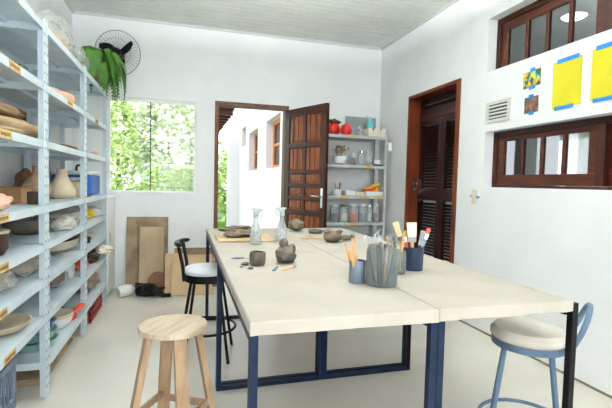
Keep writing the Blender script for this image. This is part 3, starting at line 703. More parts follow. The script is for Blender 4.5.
for i, (x, y, r, lab) in enumerate(((1.71, 4.80, .08, 'larger red round pot with green leaves on the shelf unit'), (1.84, 4.72, .07, 'smaller red round pot on top of the shelf unit'))):
    t = thing('red_pot', lab, 'pot', (x, y, Z+.001))
    MB().lathe([(0, 0), (r*.55, 0), (r*.95, r*.5), (r, r), (r*.8, r*1.6), (r*.35, r*1.9), (0, r*1.92)], 24).build('body', M_RED, t, smooth=True)
    if i == 0: MB().blob((0, 0, r*2.05), (r*.9, r*.8, r*.3), amp=.5, seed=5, fr=3).build('leaves', mat('dull_green', (84, 100, 60), (60, 76, 44), rough=.8), t)
    else: MB().cyl((0, 0, r*1.9), (0, 0, r*2.05), .012).build('knob', M_RED, t)
o = MB().blob((0, 0, .06), (.045, .06, .08), amp=.15, amp2=.12, seed=93, flat=.055).build('plastic_bag', M_FILM, smooth=True, loc=(2.06, 4.83, Z+.001)); tag(o, 'clear crumpled bag beside the white box on the shelf unit', 'bag')
t = thing('wooden_box', 'white painted wooden box on top of the shelf unit', 'box', (2.22, 4.76, Z+.001))
MB().box(-.11, -.08, 0, .11, .08, .045).box(-.11, -.08, .048, .11, .08, .1).build('body', M_CREAM, t, bevel=.003); MB().box(-.06, -.084, .075, -.045, -.08, .1).box(.04, -.084, .075, .055, -.08, .1).build('latch', M_DARK, t)
t = thing('spray_bottle', 'teal spray bottle standing on the white wooden box', 'bottle', (2.16, 4.76, Z+.102))
MB().lathe([(0, 0), (.036, 0), (.04, .02), (.04, .09), (.015, .125), (.013, .14)], 20).build('bottle_body', M_TEAL, t, smooth=True); MB().box(-.045, -.012, .14, .02, .012, .165).box(-.035, -.006, .115, -.028, .006, .14).build('spray_head', M_WHITE, t, bevel=.003)
Z = SZ[1]
t = thing('teapot', 'white teapot-shaped bowl with dried sprigs on the shelf unit', 'bowl', (1.78, 4.76, Z+.001))
MB().lathe(hollow([(.035, 0), (.07, .02), (.082, .06), (.07, .1)], .005)).build('bowl', M_WHITE, t, smooth=True); MB().tube([(.06, 0, .06), (.085, 0, .085), (.092, 0, .11)], [.012, .009, .007]).build('spout', M_WHITE, t, smooth=True)
m = MB(); rr = random.Random(9)
for i in range(16):
    a, b = rr.uniform(-1, 1), rr.uniform(-1, 1); m.tube([(a*.03, b*.03, .04), (a*.05+.01, b*.04, .12), (a*.08+.03, b*.05, .16+rr.random()*.06)], .003, 4); m.blob((a*.08+.03, b*.05, .17+rr.random()*.05), (.014, .014, .014), sub=1)
m.build('dried_sprigs', mat('dried_flower', (132, 104, 58), (90, 68, 40), rough=.9, scale=20), t)
def jar(label, x, y, z, r, h, cont=None, lid=None, group='glass jars on the shelf unit', cat='jar', fill=.6):
    t = thing('glass_jar', label, cat, (x, y, z+.001), group=group)
    MB().lathe(hollow([(r*.9, 0), (r, .01), (r, h*.78), (r*.75, h*.9), (r*.75, h)], .003), 20).build('glass', M_GLASS, t, smooth=True)
    if cont: MB().lathe([(0, .005), (r*.86, .005), (r*.88, h*fill), (0, h*fill)], 16).build('contents', cont, t, smooth=True)
    if lid: MB().lathe([(0, h+.012), (r*.8, h+.012), (r*.82, h-.012), (r*.77, h-.012), (r*.77, h+.004), (0, h+.004)][::-1], 20).build('lid', lid, t, smooth=True)
    return t
jar('glass jar of brown grains left on the upper shelf, beside the white teapot bowl', 1.96, 4.76, Z, .045, .15, M_BROWN)
jar('clear glass jar between the brown one and the wide one, upper shelf', 2.055, 4.74, Z, .042, .16, None, M_CHROME)
jar('wide glass jar with tan contents on the upper shelf', 2.158, 4.77, Z, .053, .16, M_PAPER, None, fill=.35)
o = lathe_thing('plate', 'dark plate under the white cup on the shelf unit', 'plate', [(0, 0), (.05, 0), (.075, .012), (.073, .016), (.048, .006), (0, .005)], M_DARK, (2.265, 4.72, Z+.001))
t = thing('cup', 'white cup on the dark plate on the shelf unit', 'cup', (2.25, 4.72, Z+.007))
MB().lathe(hollow([(.025, 0), (.034, .03), (.036, .06)], .004)).build('body', M_WHITE, t, smooth=True); MB().tube([(.034, 0, .05), (.052, 0, .045), (.05, 0, .02), (.03, 0, .015)], .004).build('handle', M_WHITE, t, smooth=True)
Z = SZ[2]
t = thing('brush_cup', 'white cup of brushes near the open door on the shelf unit', 'cup', (1.76, 4.74, Z+.001))
MB().lathe(hollow([(.05, 0), (.055, .07)], .004)).build('cup_body', M_WHITE, t, smooth=True)
for i in range(5): a = i*1.25; MB().cyl((.01*math.cos(a), .01*math.sin(a), .01), (.04*math.cos(a), .04*math.sin(a), .15), .004).build('brush', M_TOOLWOOD if i % 2 else M_DARK, t)
def tub(label, x, w, m, hgt=.055, c=None):
    t = thing('plastic_tray', label, 'tray', (x, 4.76, Z+.001))
    MB().box(-w, -.09, 0, w, .09, .005).box(-w, -.09, .005, -w+.005, .09, hgt).box(w-.005, -.09, .005, w, .09, hgt).box(-w+.005, -.09, .005, w-.005, -.085, hgt).box(-w+.005, .085, .005, w-.005, .09, hgt).build('tray_body', m, t, bevel=.002)
    return t
tub('white tray beside the brush cup on the shelf unit', 1.9, .06, M_WHITE); tub('cream tray in the middle of the shelf unit', 2.02, .05, M_CREAM, .04)
t = tub('wide white tray of yellow and red tools on the shelf unit', 2.205, .11, M_WHITE, .05)
MB().obox((.0, 0, .11), (.22, .05, .03), rotm(y=-.35)).build('yellow_level', M_YEL, t, bevel=.004); MB().obox((-.01, -.04, .075), (.2, .03, .03), rotm(y=-.08)).build('red_tool', M_ORANGE, t, bevel=.004); MB().blob((.05, -.02, .055), (.05, .05, .04), seed=95).build('yellow_sponge', M_YEL, t, smooth=True); MB().obox((-.0, .05, .085), (.2, .03, .02), rotm(y=-.28)).build('green_tool', mat('dark_green', (40, 80, 50), rough=.6), t)
Z = SZ[3]
GJ = [(1.73, .05, .19, M_DARK, M_WHITE, 'dark-filled jar, first from the open door on the lower shelf'), (1.85, .055, .19, M_CREAM, M_DARK, 'cream-filled jar, second from the open door on the lower shelf'),
      (1.975, .058, .2, M_ORANGE, M_WHITE, 'jar with orange label and white cap on the lower shelf'), (2.09, .05, .2, M_GREY, M_WHITE, 'grey-filled jar right of the orange-labelled jar'),
      (2.186, .036, .19, M_WHITE, M_CHROME, 'slim white jar second from the right wall'), (2.27, .036, .2, M_BROWN, M_WHITE, 'slim brown jar nearest the right wall')]
for x, r, h, c_, l_, lab in GJ: jar(lab, x, 4.75, Z, r, h, c_, l_, fill=.5)
Z = SZ[4]
o = MB().blob((0, 0, .09), (.2, .13, .09), amp=.15, seed=97, flat=.085).build('cloth_bundle', mat('dark_teal_cloth', (52, 76, 92), (36, 52, 66), rough=.8, scale=12), smooth=True, loc=(2.1, 4.82, Z+.001)); tag(o, 'dark teal cloth bundle low on the shelf unit', 'cloth')
lathe_thing('plastic_tub', 'white tub low on the shelf unit behind the table end', 'tub', hollow([(.07, 0), (.085, .12)], .004), M_WHITE, (1.78, 4.8, Z+.001))
blob_thing('clay_lump', 'wrapped grey clay block on the lowest shelf of the shelf unit', 'clay', (1.9, 4.82, SZ[5]+.001), (.16, .13, .09), M_CLAY, seed=98)

# ------------------------------------------------------------------ work tables
TT, TH = .8, .04; TU = .027
def table(x0, x1, y0, y1, label, black_end=False, bx=None):
    t = thing('work_table', label, 'table', ((x0+x1)/2, (y0+y1)/2, 0), group='canvas topped work tables')
    hx, hy = (x1-x0)/2, (y1-y0)/2; tx1 = hx-(.034 if black_end else .0)
    m = MB()
    # canvas wrapped board with a slightly wavy hem
    n = 40; vs = []; ring = []
    P = [(-hx, -hy), (tx1, -hy), (tx1, hy), (-hx, hy)]
    outline = []
    for i in range(4):
        a, b = P[i], P[(i+1) % 4]; k = 24
        for j in range(k): s = j/k; outline.append((a[0]+(b[0]-a[0])*s, a[1]+(b[1]-a[1])*s))
    N = len(outline)
    for zz, dr in ((TT, -.004), (TT-.004, 0), (TT-TH, .0)):
        for i, (x, y) in enumerate(outline):
            L = max(abs(x/hx), abs(y/hy)); q = 1+dr/ max(hx, .1); wv = .0022*noise.noise(Vector((x*14, y*14, zz*3+x0*9))) if zz < TT-.01 else 0
            vs.append((x*(1+dr/hx), y*(1+dr/hy), zz+wv*2))
    fs = [tuple(range(N))]
    for k in (0, 1):
        for i in range(N): j = (i+1) % N; fs.append((k*N+i, (k+1)*N+i, (k+1)*N+j, k*N+j))
    fs.append(tuple(range(3*N-1, 2*N-1, -1)))
    m.add(vs, fs).build('tabletop', M_CANVAS, t)
    for sy in (-1, 1):
        for sx in (-1, 1):
            X = sx*hx; Y = sy*(hy-.006)
            mm = M_BLACK if (black_end and sx == 1) else M_BLUESTEEL
            top = TT-.012 if (black_end and sx == 1) else TT-TH
            o = MB().box(X, Y, 0, X-sx*TU, Y-sy*TU, top).build('leg', mm, t, bevel=.002)
            if mm is M_BLACK: o['label'] = 'black leg'
        for z in (.0,): MB().box(-hx+TU, sy*(hy-.006), z, hx-TU, sy*(hy-.006-TU), z+TU-.001).build('crossbar', M_BLUESTEEL, t, bevel=.002)
    for sx in (-1, 1): MB().box(sx*hx*.999, -hy+.04, TT-TH-TU, sx*(hx-TU), hy-.04, TT-TH-.001).build('side_rail', M_BLUESTEEL, t, bevel=.002)
    return t
table(.195, .839, 1.235, 2.474, 'canvas-topped table nearest the viewer, on the wooden stool side')
table(.195, .839, 2.478, 3.76, 'canvas-topped table with the spray bottles, on the garden door side')
table(.841, 1.45, 1.235, 2.474, 'canvas-topped table nearest the viewer, on the grey-blue stool side', True)
table(.841, 1.45, 2.478, 3.76, 'canvas-topped table with the flat clay disc, on the louvred door side', False)

# --- things on the tables
ZT = TT+.001
t = thing('wooden_board', 'thin wooden modelling board under the flat clay piece', 'board', (.43, 3.07, ZT)); MB().box(-.2, -.18, 0, .2, .18, .012).build('board_top', M_PLYLIGHT, t, bevel=.003)
MB().box(-.2, -.1815, .001, .2, -.18, .011).build('edge_strip', M_PLY, t)
o = MB().blob((0, 0, .028), (.12, .07, .035), amp=.16, seed=101, flat=.027, amp2=.12).blob((-.1, .0, .055), (.06, .022, .014), seed=3).blob((0, .01, .07), (.09, .03, .012), amp=.3, seed=6).build('clay_lump', M_CLAY, smooth=True, loc=(.40, 3.08, ZT+.0125)); tag(o, 'long flat clay piece on the wooden modelling board', 'clay', 'clay pieces on the tables')
def spray(label, x, y, rz):
    t = thing('spray_bottle', label, 'bottle', (x, y, ZT), rz, 'clear spray bottles')
    MB().lathe(hollow([(.034, 0), (.039, .006), (.039, .07), (.031, .105), (.017, .145), (.0145, .175), (.0145, .195)], .0015), 28).build('bottle_body', M_GLASS, t, smooth=True)
    MB().lathe([(0, .003), (.037, .003), (.038, .05), (0, .05)], 24).build('water', sheer('water_film', (222, 230, 232), .12, .05), t, smooth=True)
    MB().lathe([(.0155, .18), (.018, .182), (.018, .204), (.012, .209)], 20).build('collar', M_SPRAY, t, smooth=True)
    MB().box(-.018, -.011, .209, .03, .011, .24).box(.03, -.008, .222, .046, .008, .238).box(-.03, -.009, .228, -.018, .009, .24).obox((.04, 0, .2), (.006, .010, .05), rotm(y=.45)).build('spray_head', M_SPRAY, t, bevel=.003)
    MB().cyl((0, 0, .01), (0, 0, .19), .0018, n=6).build('dip_tube', M_FILMW, t)
spray('clear spray bottle beside the flat clay piece', .465, 2.79, 0)
spray('clear spray bottle in front of the wooden door, behind the clay figure', .672, 2.92, PI)
o = MB().lathe(hollow([(.03, 0), (.036, .012), (.039, .035), (.041, .055), (.038, .068)], .008), 32, wob=.18, seed=2).build('clay_pot', M_CLAYW, smooth=True, loc=(.36, 2.09, ZT)); tag(o, 'small hollow pot of wet clay on the near table', 'pot')
t = MB().blob((0, 0, .04), (.052, .045, .052), amp=.12, seed=104, flat=.039, amp2=.09).blob((-.012, 0, .098), (.024, .022, .032), amp=.1, seed=105).blob((-.034, -.01, .052), (.024, .026, .034), amp=.1, seed=106).blob((.03, 0, .07), (.022, .024, .03), seed=107).build('clay_figure', M_CLAYW, smooth=True, loc=(.515, 2.13, ZT)); tag(t, 'dark wet clay figure with a rounded head on the near table', 'sculpture')
bm = MB().blob((0, 0, .052), (.082, .07, .062), amp=.08, fr=1.3, seed=110, sub=1, flat=.05, amp2=.03); o = bm.build('clay_lump', M_CLAY, loc=(.935, 3.51, ZT), bevel=.006); tag(o, 'faceted ball of clay in front of the open wooden door', 'clay', 'clay pieces on the tables')
o = MB().lathe([(0, 0), (.05, 0), (.06, .012), (.056, .028), (.03, .03), (0, .026)], 28, wob=.1).build('clay_disc', M_CLAYW, smooth=True, loc=(1.065, 3.36, ZT)); tag(o, 'thick flat clay disc on the far table', 'clay', 'clay pieces on the tables')
t = MB().blob((0, 0, .038), (.072, .055, .045), amp=.1, fr=1.4, seed=113, sub=2, flat=.036).blob((-.03, .01, .078), (.04, .03, .012), seed=6, amp=.3).blob((.045, 0, .072), (.03, .025, .014), seed=9, amp=.4).build('clay_lump', M_CLAY, loc=(1.02, 2.83, ZT), smooth=True); tag(t, 'blocky clay lump with scraps on top, behind the brush pots', 'clay', 'clay pieces on the tables')
for i, (x, y, a, L, m, lab) in enumerate(((.93, 3.02, .1, .2, M_TOOLWOOD, 'wooden rib tool behind the blocky clay lump'), (1.15, 2.95, .5, .16, M_TOOLWOOD, 'wooden tool beside the blocky clay lump'), (1.2, 3.1, -.2, .2, M_TOOLWOOD, 'wooden stick beyond the blocky clay lump'))):
    o = MB().tube([(-L/2, 0, .006), (-L/4, 0, .0075), (L/4, 0, .0075), (L/2, 0, .005)], [.003, .0065, .0065, .003]).build('modelling_tool', m, smooth=True, loc=(x, y, ZT), rot=(0, 0, a)); tag(o, lab, 'tool', 'modelling tools')
o = MB().blob((0, 0, .02), (.05, .025, .02), amp=.3, seed=116, flat=.015).blob((.04, 0, .032), (.018, .015, .014), seed=2).build('clay_scrap', M_CLAYW, smooth=True, loc=(1.16, 2.9, ZT)); tag(o, 'small clay scrap beyond the brush pots', 'clay', 'clay pieces on the tables')
def tool(label, x, y, a, L, mh, mt):
    t = thing('modelling_tool', label, 'tool', (x, y, ZT), a, 'modelling tools')
    MB().tube([(-L/2, 0, .006), (-L*.2, 0, .006), (L*.2, 0, .006)], [.003, .0055, .004]).build('handle', mh, t, smooth=True)
    MB().tube([(L*.2, 0, .006), (L*.35, 0, .006), (L*.5, 0, .004)], [.0035, .004, .001]).build('tip', mt, t, smooth=True)
tool('blue-handled tool lying beside the small wet pot', .30, 2.27, .05, .1, M_GREYBLUE, M_CHROME)
tool('grey-blue tool lying before the clay figure', .428, 1.97, 1.1, .1, M_GREYBLUE, M_CHROME)
tool('wooden tool with steel tip beside the grey-blue tool', .495, 1.97, .75, .13, M_TOOLWOOD, M_CHROME)
for i, (x, y, r, lab) in enumerate(((.30, 2.10, .019, 'small clay crumb nearest the blue-handled tool'), (.312, 2.0, .013, 'small clay crumb nearer the viewer than the others'), (.275, 2.05, .008, 'tiny clay crumb near the table edge'))):
    o = MB().blob((0, 0, r*.35), (r, r*.8, r*.45), amp=.3, seed=120+i, flat=r*.33).build('clay_crumb', M_CLAYW if i else M_CLAY, smooth=True, loc=(x, y, ZT)); tag(o, lab, 'clay', 'clay crumbs')
# brush pots
t = thing('tool_cup', 'small steel cup of wooden modelling tools, nearest the clay lumps', 'cup', (.715, 1.66, ZT))
MB().lathe(hollow([(.034, 0), (.035, .002), (.035, .095)], .002), 24).build('cup_body', M_STEEL, t, smooth=True)
for i, (a, b, c_, h) in enumerate(((-.035, .01, .3, .165), (-.018, -.01, .1, .19), (.0, .01, .9, .15), (-.03, -.02, .2, .14))):
    MB().tube([(a*.3, b*.3, .006), (a*.9, b, h*.6), (a*1.2-.01, b*1.4, h)], [.004, .007, .006]).build('wooden_tool', M_TOOLWOOD, t, smooth=True)
t = thing('glass_jar', 'large glass jar full of wire loop tools on the near tables', 'jar', (.80, 1.60, ZT), group='brush pots')
MB().lathe(hollow([(.06, 0), (.066, .01), (.066, .14), (.058, .155), (.06, .165)], .003), 32).build('glass', M_GLASSD, t, smooth=True)
rr = random.Random(21)
for i in range(22):
    a = rr.uniform(0, 6.28); r = rr.uniform(.01, .045); ex = (math.cos(a)*r*1.6, math.sin(a)*r*1.6); h = rr.uniform(.17, .215)
    o = MB().tube([(math.cos(a)*r*.6, math.sin(a)*r*.6, .008), (ex[0]*.85, ex[1]*.85, h*.8)], .005).build('tool_handle', M_DARK if i % 3 else M_TOOLWOOD, t, smooth=True)
    if i % 2: MB().tube([(ex[0]*.85, ex[1]*.85, h*.8), (ex[0]-.012, ex[1], h), (ex[0], ex[1], h+.014), (ex[0]+.012, ex[1], h), (ex[0]*.86, ex[1]*.85, h*.8)], .0012, 5).build('wire_loop', M_CHROME, o)
t = thing('brush_pot', 'dark blue pot of broad paint brushes on the near table', 'pot', (1.10, 1.87, ZT), group='brush pots')
MB().lathe(hollow([(.05, 0), (.053, .004), (.056, .115)], .003), 28).build('pot_body', mat('dark_blue_enamel', (30, 44, 66), (38, 54, 80), rough=.35), t, smooth=True)
def brush(tp, a, w, hl, bl, mb_, mh_, tw=.5):
    # tp: top position local, a: tilt axis base point
    b0 = Vector(a); d = (Vector(tp)-b0).normalized(); side = Vector((math.cos(tw), -math.sin(tw), 0)); side = (side-d*side.dot(d)).normalized(); nrm = d.cross(side)
    def slab(m, s0, s1, w0, w1, th):
        vs = []
        for s, w_ in ((s0, w0), (s1, w1)):
            for u, v in ((-1, -1), (1, -1), (1, 1), (-1, 1)): vs.append(b0+d*s+side*w_*u+nrm*th*v)
        m.add(vs, [(0, 3, 2, 1), (4, 5, 6, 7), (0, 1, 5, 4), (1, 2, 6, 5), (2, 3, 7, 6), (3, 0, 4, 7)]); return m
    L = (Vector(tp)-b0).length
    br = slab(slab(MB(), 0, L-bl-.025, .005, .008, .004), L-bl-.026, L-bl-.024, .008, w*.9, .004).build('brush', mh_, t, bevel=.001)
    slab(MB(), L-bl-.026, L-bl, w*.95, w, .006).build('ferrule', M_CHROME, br); slab(MB(), L-bl, L, w, w*1.15, .0055).build('bristles', mb_, br)
brush((-.1, .0, .235), (-.01, 0, .005), .012, .1, .075, M_BRISTLE, M_TOOLWOOD)
brush((-.022, -.02, .235), (.0, -.01, .005), .021, .1, .07, mat('white_bristle', (236, 224, 210), rough=.9), M_TOOLWOOD)
brush((.012, .02, .228), (.0, .01, .005), .012, .1, .05, M_WHITE, M_DARK)
brush((.082, -.01, .205), (.02, 0, .005), .009, .1, .03, M_ORANGE, M_STEEL)
brush((.062, .01, .19), (.01, 0, .005), .009, .1, .035, M_BRISTLE, M_DARK)
brush((-.03, .03, .19), (-.01, .01, .005), .007, .1, .03, M_YEL, M_ORANGE)
brush((.04, -.03, .19), (.01, 0, .005), .011, .1, .045, M_GREY, M_DARK)
t = thing('glass_jar', 'low glass jar of brushes between the loop tool jar and blue pot', 'jar', (.97, 1.80, ZT), group='brush pots')
MB().lathe(hollow([(.045, 0), (.05, .01), (.05, .1), (.046, .11)], .003), 28).build('glass', M_GLASSD, t, smooth=True)
for i in range(5):
    a = i*1.3; MB().tube([(math.cos(a)*.015, math.sin(a)*.015, .008), (math.cos(a)*.04, math.sin(a)*.04, .15+.01*i)], .0045).build('tool_handle', M_DARK if i % 2 else M_TOOLWOOD, t, smooth=True)

# ------------------------------------------------------------------ stools
t = thing('wooden_stool', 'pale wooden round stool in the foreground, standing left of the tables', 'stool', (-.035, 1.955, 0), 1.05)
HS = .575
MB().lathe([(0, HS-.024), (.144, HS-.024), (.149, HS-.02), (.149, HS-.005), (.145, HS), (0, HS)], 48).build('seat', M_STOOLWOOD, t, smooth=True)
legs = []
for k in range(4):
    a = PI/4+k*PI/2; c, s = math.cos(a), math.sin(a)
    p0 = Vector((.105*c, .105*s, HS-.024)); p1 = Vector((.205*c, .205*s, 0)); m = MB()
    tang = Vector((-s, c, 0)); rad = Vector((c, s, 0)); vs = []
    for p in (p1, p0):
        for u, v in ((-1, -1), (1, -1), (1, 1), (-1, 1)): vs.append(p+tang*u*.027+rad*v*.014)
    m.add(vs, [(0, 3, 2, 1), (4, 5, 6, 7), (0, 1, 5, 4), (1, 2, 6, 5), (2, 3, 7, 6), (3, 0, 4, 7)]).build('leg', M_STOOLLEG, t, bevel=.003)
    legs.append((p0, p1))
for k in range(4):
    z = .165 if k % 2 else .19; f_ = lambda L: L[1]+(L[0]-L[1])*(z/(HS-.024)); a, b = f_(legs[k]), f_(legs[(k+1) % 4])
    d_ = (b-a); m = MB(); m.obox((a+b)/2, (d_.length-.03, .016, .03), rotm(z=math.atan2(d_.y, d_.x))); m.build('stretcher', M_STOOLLEG, t, bevel=.002)

def metal_stool(name, label, loc, rz, m, hs, cush, back, rfoot=.2, leg_r=.0105, ring_z=.2, cush_h=.05, gather=False, R=.165, ap=.03):
    t = thing(name, label, 'stool', loc, rz)
    a0 = PI/4
    MB().lathe([(R-.012, hs-ap), (R, hs-ap), (R, hs), (R-.012, hs)], 48).lathe([(0, hs-.006), (R-.012, hs-.006), (R-.012, hs), (0, hs)], 48).build('seat_ring', m, t, smooth=True)
    n = 72; prof = [(0, hs+.0005), (R-.004, hs+.0005), (R+.006, hs+.012), (R+.006, hs+cush_h*.55), (R-.012, hs+cush_h*.92), (R*.6, hs+cush_h), (0, hs+cush_h*.97)]
    cu = MB(); cu.lathe(prof, n)
    if gather:
        vs = []
        for (x, y, z) in cu.v:
            r = math.hypot(x, y); a = math.atan2(y, x)
            if r > R-.02 and z < hs+cush_h*.7: r2 = r+.0035*math.sin(a*36); x, y = r2*math.cos(a), r2*math.sin(a)
            vs.append((x, y, z))
        cu.v = vs
    cu.build('cushion', cush, t, smooth=True)
    for k in range(4):
        a = a0+k*PI/2; c, s = math.cos(a), math.sin(a)
        MB().cyl((rfoot*c, rfoot*s, 0), ((R-.03)*c, (R-.03)*s, hs-.006), leg_r, n=12).build('leg', m, t, smooth=True)
    rr_ = rfoot+(R-.03-rfoot)*(ring_z/hs)+.004
    MB().tube([(rr_*math.cos(2*PI*k/40), rr_*math.sin(2*PI*k/40), ring_z) for k in range(40)], .009, 8, True).build('footring', m, t, smooth=True)
    back(t); return t
def back_black(t):
    # two uprights and a short curved rail, on the -x side
    for sy in (-1, 1):
        MB().tube([(-.142, sy*.072, .535), (-.152, sy*.075, .64), (-.182, sy*.085, .785)], .0125, 10).build('back_post', M_BLACK, t, smooth=True)
    p = []
    for i in range(13):
        a = PI+(-1+2*i/12)*.72; p.append((.02+.225*math.cos(a), .225*math.sin(a), .787))
    MB().tube(p, [.009]+[.0165]*11+[.009], 10).build('back_rail', M_BLACK, t, smooth=True)
metal_stool('bar_stool', 'black metal stool with a white seat and curved back rail, between boards and table', (.165, 3.0, 0), -.18, M_BLACK, .58, M_WHITECUSH, back_black, cush_h=.045, rfoot=.235, ring_z=.2, R=.152, ap=.05)
def back_blue(t):
    p = [(.10, -.09, .51)]
    for i in range(15):
        a = -PI/2+PI*i/14; p.append((.165+.06*math.cos(a)**.5 if math.cos(a) > 1e-4 else .165, .10*math.sin(a), .56+.165*math.cos(a)**.6 if math.cos(a) > 1e-4 else .56))
    p.append((.10, .09, .51))
    MB().tube(p, .0115, 10).build('back_loop', M_GREYBLUE, t, smooth=True)
metal_stool('bar_stool', 'grey-blue metal stool with a gathered cream seat cover by the right wall', (1.515, 1.54, 0), -.785, M_GREYBLUE, .54, mat('cream_seat_cover', (208, 202, 194), (194, 186, 174), rough=.7, scale=8, bump=.15), back_blue, cush_h=.055, rfoot=.215, leg_r=.0125, ring_z=.15, gather=True, R=.155)

# ------------------------------------------------------------------ outdoors
struct(MB().box(-20, YB+.15, -.12, 20, 45, -.04).build('lawn', mat('lawn_green', (150, 178, 110), (170, 194, 130), rough=.95, scale=2)))
struct(MB().box(.25, YB+.15, -.04, 1.3, 12, -.02).build('path', mat('paving', (200, 198, 190), rough=.9)))
EW = [(5.86, 6.95, 1.43, 2.2), (7.75, 8.85, 1.43, 2.2), (9.3, 10.0, 2.0, 2.42)]
mb = MB(); holed(mb, YB+.15, 11.5, -.1, 3.3, EW, lambda a, c, b, d_: mb.box(1.3, a, c, 1.55, b, d_))
mb.box(1.06, 10.4, -.1, 1.3, 10.9, 3.3)
struct(mb.build('wall_garden', mat('outdoor_white', (206, 204, 210), rough=.9)))
for i, (a, b, c_, d_) in enumerate(EW):
    w = thing('window_%d' % (i+6), 'wooden shuttered window in the white garden wall, number %d from the doorway' % (i+1), 'window'); struct(w)
    w['label'] = ['wooden window in the white garden wall nearest the doorway', 'middle wooden window in the white garden wall', 'small high wooden window furthest along the white garden wall'][i]
    f = MB(); X = 1.42
    f.box(X, a, c_, X+.05, b, c_+.06).box(X, a, d_-.06, X+.05, b, d_).box(X, a, c_+.06, X+.05, a+.07, d_-.06).box(X, b-.07, c_+.06, X+.05, b, d_-.06).box(X, (a+b)/2-.04, c_+.06, X+.05, (a+b)/2+.04, d_-.06)
    f.box(X+.01, a+.07, (c_+d_)/2-.02, X+.04, b-.07, (c_+d_)/2+.02)
    f.build('window_frame', M_OUTWOOD, w); MB().box(X+.02, a+.05, c_+.05, X+.025, b-.05, d_-.05).build('pane', pane_mat('outer_pane%d' % i, .25, (.7, .74, .78, 1)), w)
    MB().box(X+.12, a, c_, X+.13, b, d_).build('blind', M_GREY, w)
# small lean-to roof with rafters
t = thing('garden_roof', 'dark wooden lean-to roof on posts outside the doorway', 'roof', (0, 0, 0))
MB().box(.3, 7.3, 2.42, .82, 10.4, 2.45).build('roof_boards', M_WOODDARK, t)
for i in range(9): MB().box(.3, 7.35+i*.36, 2.33, .80, 7.42+i*.36, 2.42).build('rafter', M_WOODMID, t)
MB().box(.32, 7.3, 2.25, .38, 10.4, 2.33).build('beam', M_WOODDARK, t)
for y in (7.4, 10.2): MB().box(.32, y, -.05, .38, y+.08, 2.25).build('post', M_WOODDARK, t)
def leaves(n, c, rad, size, seed, shape='ball'):
    r = random.Random(seed); m = MB()
    for i in range(n):
        while True:
            p = Vector((r.uniform(-1, 1), r.uniform(-1, 1), r.uniform(-1, 1)))
            if p.length < 1: break
        if shape == 'ball': p = p.normalized()*(p.length**.4)
        k = .75+.5*noise.noise(p*2.2+Vector((seed, 0, 0)))
        q = Vector((c[0]+p.x*rad[0]*k, c[1]+p.y*rad[1]*k, max(.02, c[2]+p.z*rad[2]*k)))
        a = Vector((r.uniform(-1, 1), r.uniform(-1, 1), r.uniform(-.6, .6))).normalized(); b = a.cross(Vector((r.uniform(-1, 1), r.uniform(-1, 1), r.uniform(-1, 1)))).normalized()
        s = size*r.uniform(.6, 1.3); m.add([q-a*s, q-b*s*.45, q+a*s, q+b*s*.45], [(0, 1, 2, 3)])
    return m
def tree(name, label, x, y, zc, rad, n, size, seed, m, trunk=True):
    t = thing(name, label, 'tree' if 'tree' in name else 'bush', (x, y, -.04), group='garden plants')
    leaves(n, (0, 0, zc), rad, size, seed).build('foliage', m, t)
    MB().tube([(0, 0, 0), (.03, 0, zc*.5), (0, .02, zc)], [.09, .06, .03]).build('trunk', M_BARK, t)
tree('ivy_covered_tree', 'ivy-covered tree outside the left half of the window', -1.12, 8.2, 1.7, (.42, .5, 1.9), 2600, .055, 1, M_LEAF)
tree('garden_bush', 'pale bush outside the right half of the window', -.3, 10.6, .9, (1.0, .7, .9), 2000, .07, 2, M_LEAF)
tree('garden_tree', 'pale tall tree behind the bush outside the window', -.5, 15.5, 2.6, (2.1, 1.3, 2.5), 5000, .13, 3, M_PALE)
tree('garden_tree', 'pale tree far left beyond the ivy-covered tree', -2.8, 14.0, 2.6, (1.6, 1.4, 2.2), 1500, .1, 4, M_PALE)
tree('garden_bush', 'bush seen through the open doorway', 1.3, 12.95, 1.1, (.6, .6, 1.2), 1600, .08, 5, M_LEAF)
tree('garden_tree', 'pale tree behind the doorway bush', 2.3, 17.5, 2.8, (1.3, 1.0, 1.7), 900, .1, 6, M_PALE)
tree('garden_bush', 'low green bush at the foot of the ivy-covered tree', -.75, 9.2, .75, (.5, .5, .6), 900, .06, 8, M_LEAF)
t = thing('stone_wall', 'grey stone garden wall behind the pale bush', 'wall', (.1, 14.0, -.04)); m = MB(); rr = random.Random(5)
for lv in range(9):
    x = -1.3
    while x < 1.0:
        w = rr.uniform(.18, .32); m.blob((x+w/2, 0, .11+lv*.19), (w*.55, .16, .105), amp=.1, seed=lv*9+x, sub=2); x += w
m.build('stones', M_STONE, t, smooth=True)
sp = MB(); rr = random.Random(2)
for i in range(2600):
    x, y = rr.uniform(.3, 1.25), rr.uniform(10.95, 12.1); h = rr.uniform(.05, .16)
    sp.add([(x-.006, y, -.04), (x+.006, y, -.04), (x+rr.uniform(-.04, .04), y+rr.uniform(-.04, .04), h)], [(0, 1, 2)])
tag(sp.build('grass', M_GRASS), 'bright green grass seen through the open doorway', 'grass', kind='stuff')

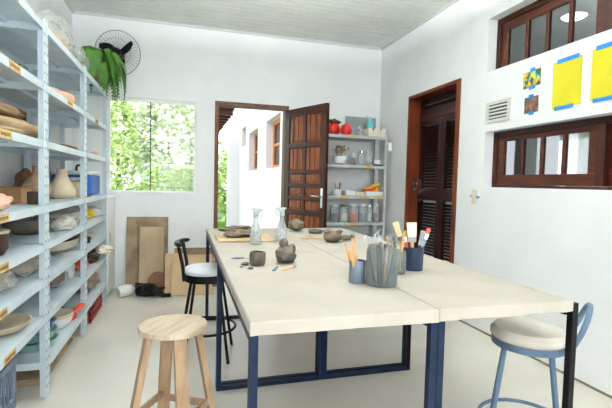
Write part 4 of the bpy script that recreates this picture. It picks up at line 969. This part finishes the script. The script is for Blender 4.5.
# ------------------------------------------------------------------ light
w = bpy.data.worlds.new('sky'); sc.world = w; w.use_nodes = True; nt = w.node_tree
bg = nt.nodes['Background']; bg.inputs['Color'].default_value = (.93, .97, 1, 1); bg.inputs['Strength'].default_value = 2.6
def area(name, loc, rot, sx, sy, power, col=(1, 1, 1), portal=False):
    l = bpy.data.lights.new(name, 'AREA'); l.shape = 'RECTANGLE'; l.size = sx; l.size_y = sy; l.energy = power; l.color = col
    if portal: l.cycles.is_portal = True
    o = bpy.data.objects.new(name, l); C.objects.link(o); o.location = loc; o.rotation_euler = rot; return o
area('window_portal', (-.31, YB+.17, 1.59), (-PI/2, 0, 0), .88, 1.02, 1, portal=True)
area('door_portal', (.78, YB+.17, 1.07), (-PI/2, 0, 0), .87, 2.13, 1, portal=True)
area('front_window_fill', (.65, YF-.16, 1.6), (PI/2, 0, 0), 2.6, 1.5, 52, (.94, .97, 1))  # added fill coming in through the unseen front window
area('next_room_window_daylight', (X2+.15, 4.45, 1.5), (0, PI/2, 0), 1.15, 2.8, 30, (.95, .98, 1))
def lamp(label, x, y, down, up):  # unseen hanging fixture, added mainly to bounce light off the ceiling
    H = .33; t = thing('fill_pendant', label, 'light', (x, y, ZC-.001), group='added fill lamps')
    for sx in (-.5, .5): MB().cyl((sx, 0, -H+.03), (sx, 0, 0), .004, n=8).cyl((sx, 0, -.02), (sx, 0, 0), .03, n=16).build('rod', M_WHITE, t)
    MB().box(-.62, -.02, -H, .62, .02, -H+.03).build('housing', M_WHITE, t, bevel=.004)
    for s_ in (-1, 1): MB().cyl((-.57, s_*.045, -H+.01), (.57, s_*.045, -H+.01), .014, n=12).build('fill_tube', emit('fill_tube_glow', (250, 252, 255), 3), t, smooth=True)
    area('fill_light', (x, y, ZC-H-.02), (0, 0, 0), 1.2, .25, down); area('fill_light', (x, y, ZC-H+.06), (PI, 0, 0), 1.2, .25, up, (.97, .985, 1))
lamp('added twin-tube fill lamp, unseen behind the viewer', .6, -.9, 1, 50)
lamp('added twin-tube fill lamp, unseen above the work tables', .6, 2.5, 1, 190)

# ------------------------------------------------------------------ camera
cam = bpy.data.cameras.new('camera'); co = bpy.data.objects.new('camera', cam); C.objects.link(co); sc.camera = co
R = ((.96051634, -.27715073, .02440971), (-.00943731, .05522869, .99842913), (.27806348, .95923786, -.0504325))
m = Matrix(((R[0][0], R[1][0], -R[2][0], 0), (R[0][1], R[1][1], -R[2][1], 0), (R[0][2], R[1][2], -R[2][2], 1.22), (0, 0, 0, 1)))
co.matrix_world = m
cam.sensor_width = 36; cam.lens = 424.885/612*36; cam.clip_start = .02; cam.clip_end = 200
sc.view_settings.view_transform = 'Standard'; sc.view_settings.look = 'None'; sc.view_settings.gamma = 1
sc.view_settings.use_curve_mapping = False; sc.view_settings.exposure = .7
sc.cycles.use_denoising = True; sc.cycles.max_bounces = 8; sc.cycles.diffuse_bounces = 5; sc.cycles.transparent_max_bounces = 24
sc.cycles.caustics_reflective = False; sc.cycles.caustics_refractive = False; sc.cycles.sample_clamp_indirect = 6
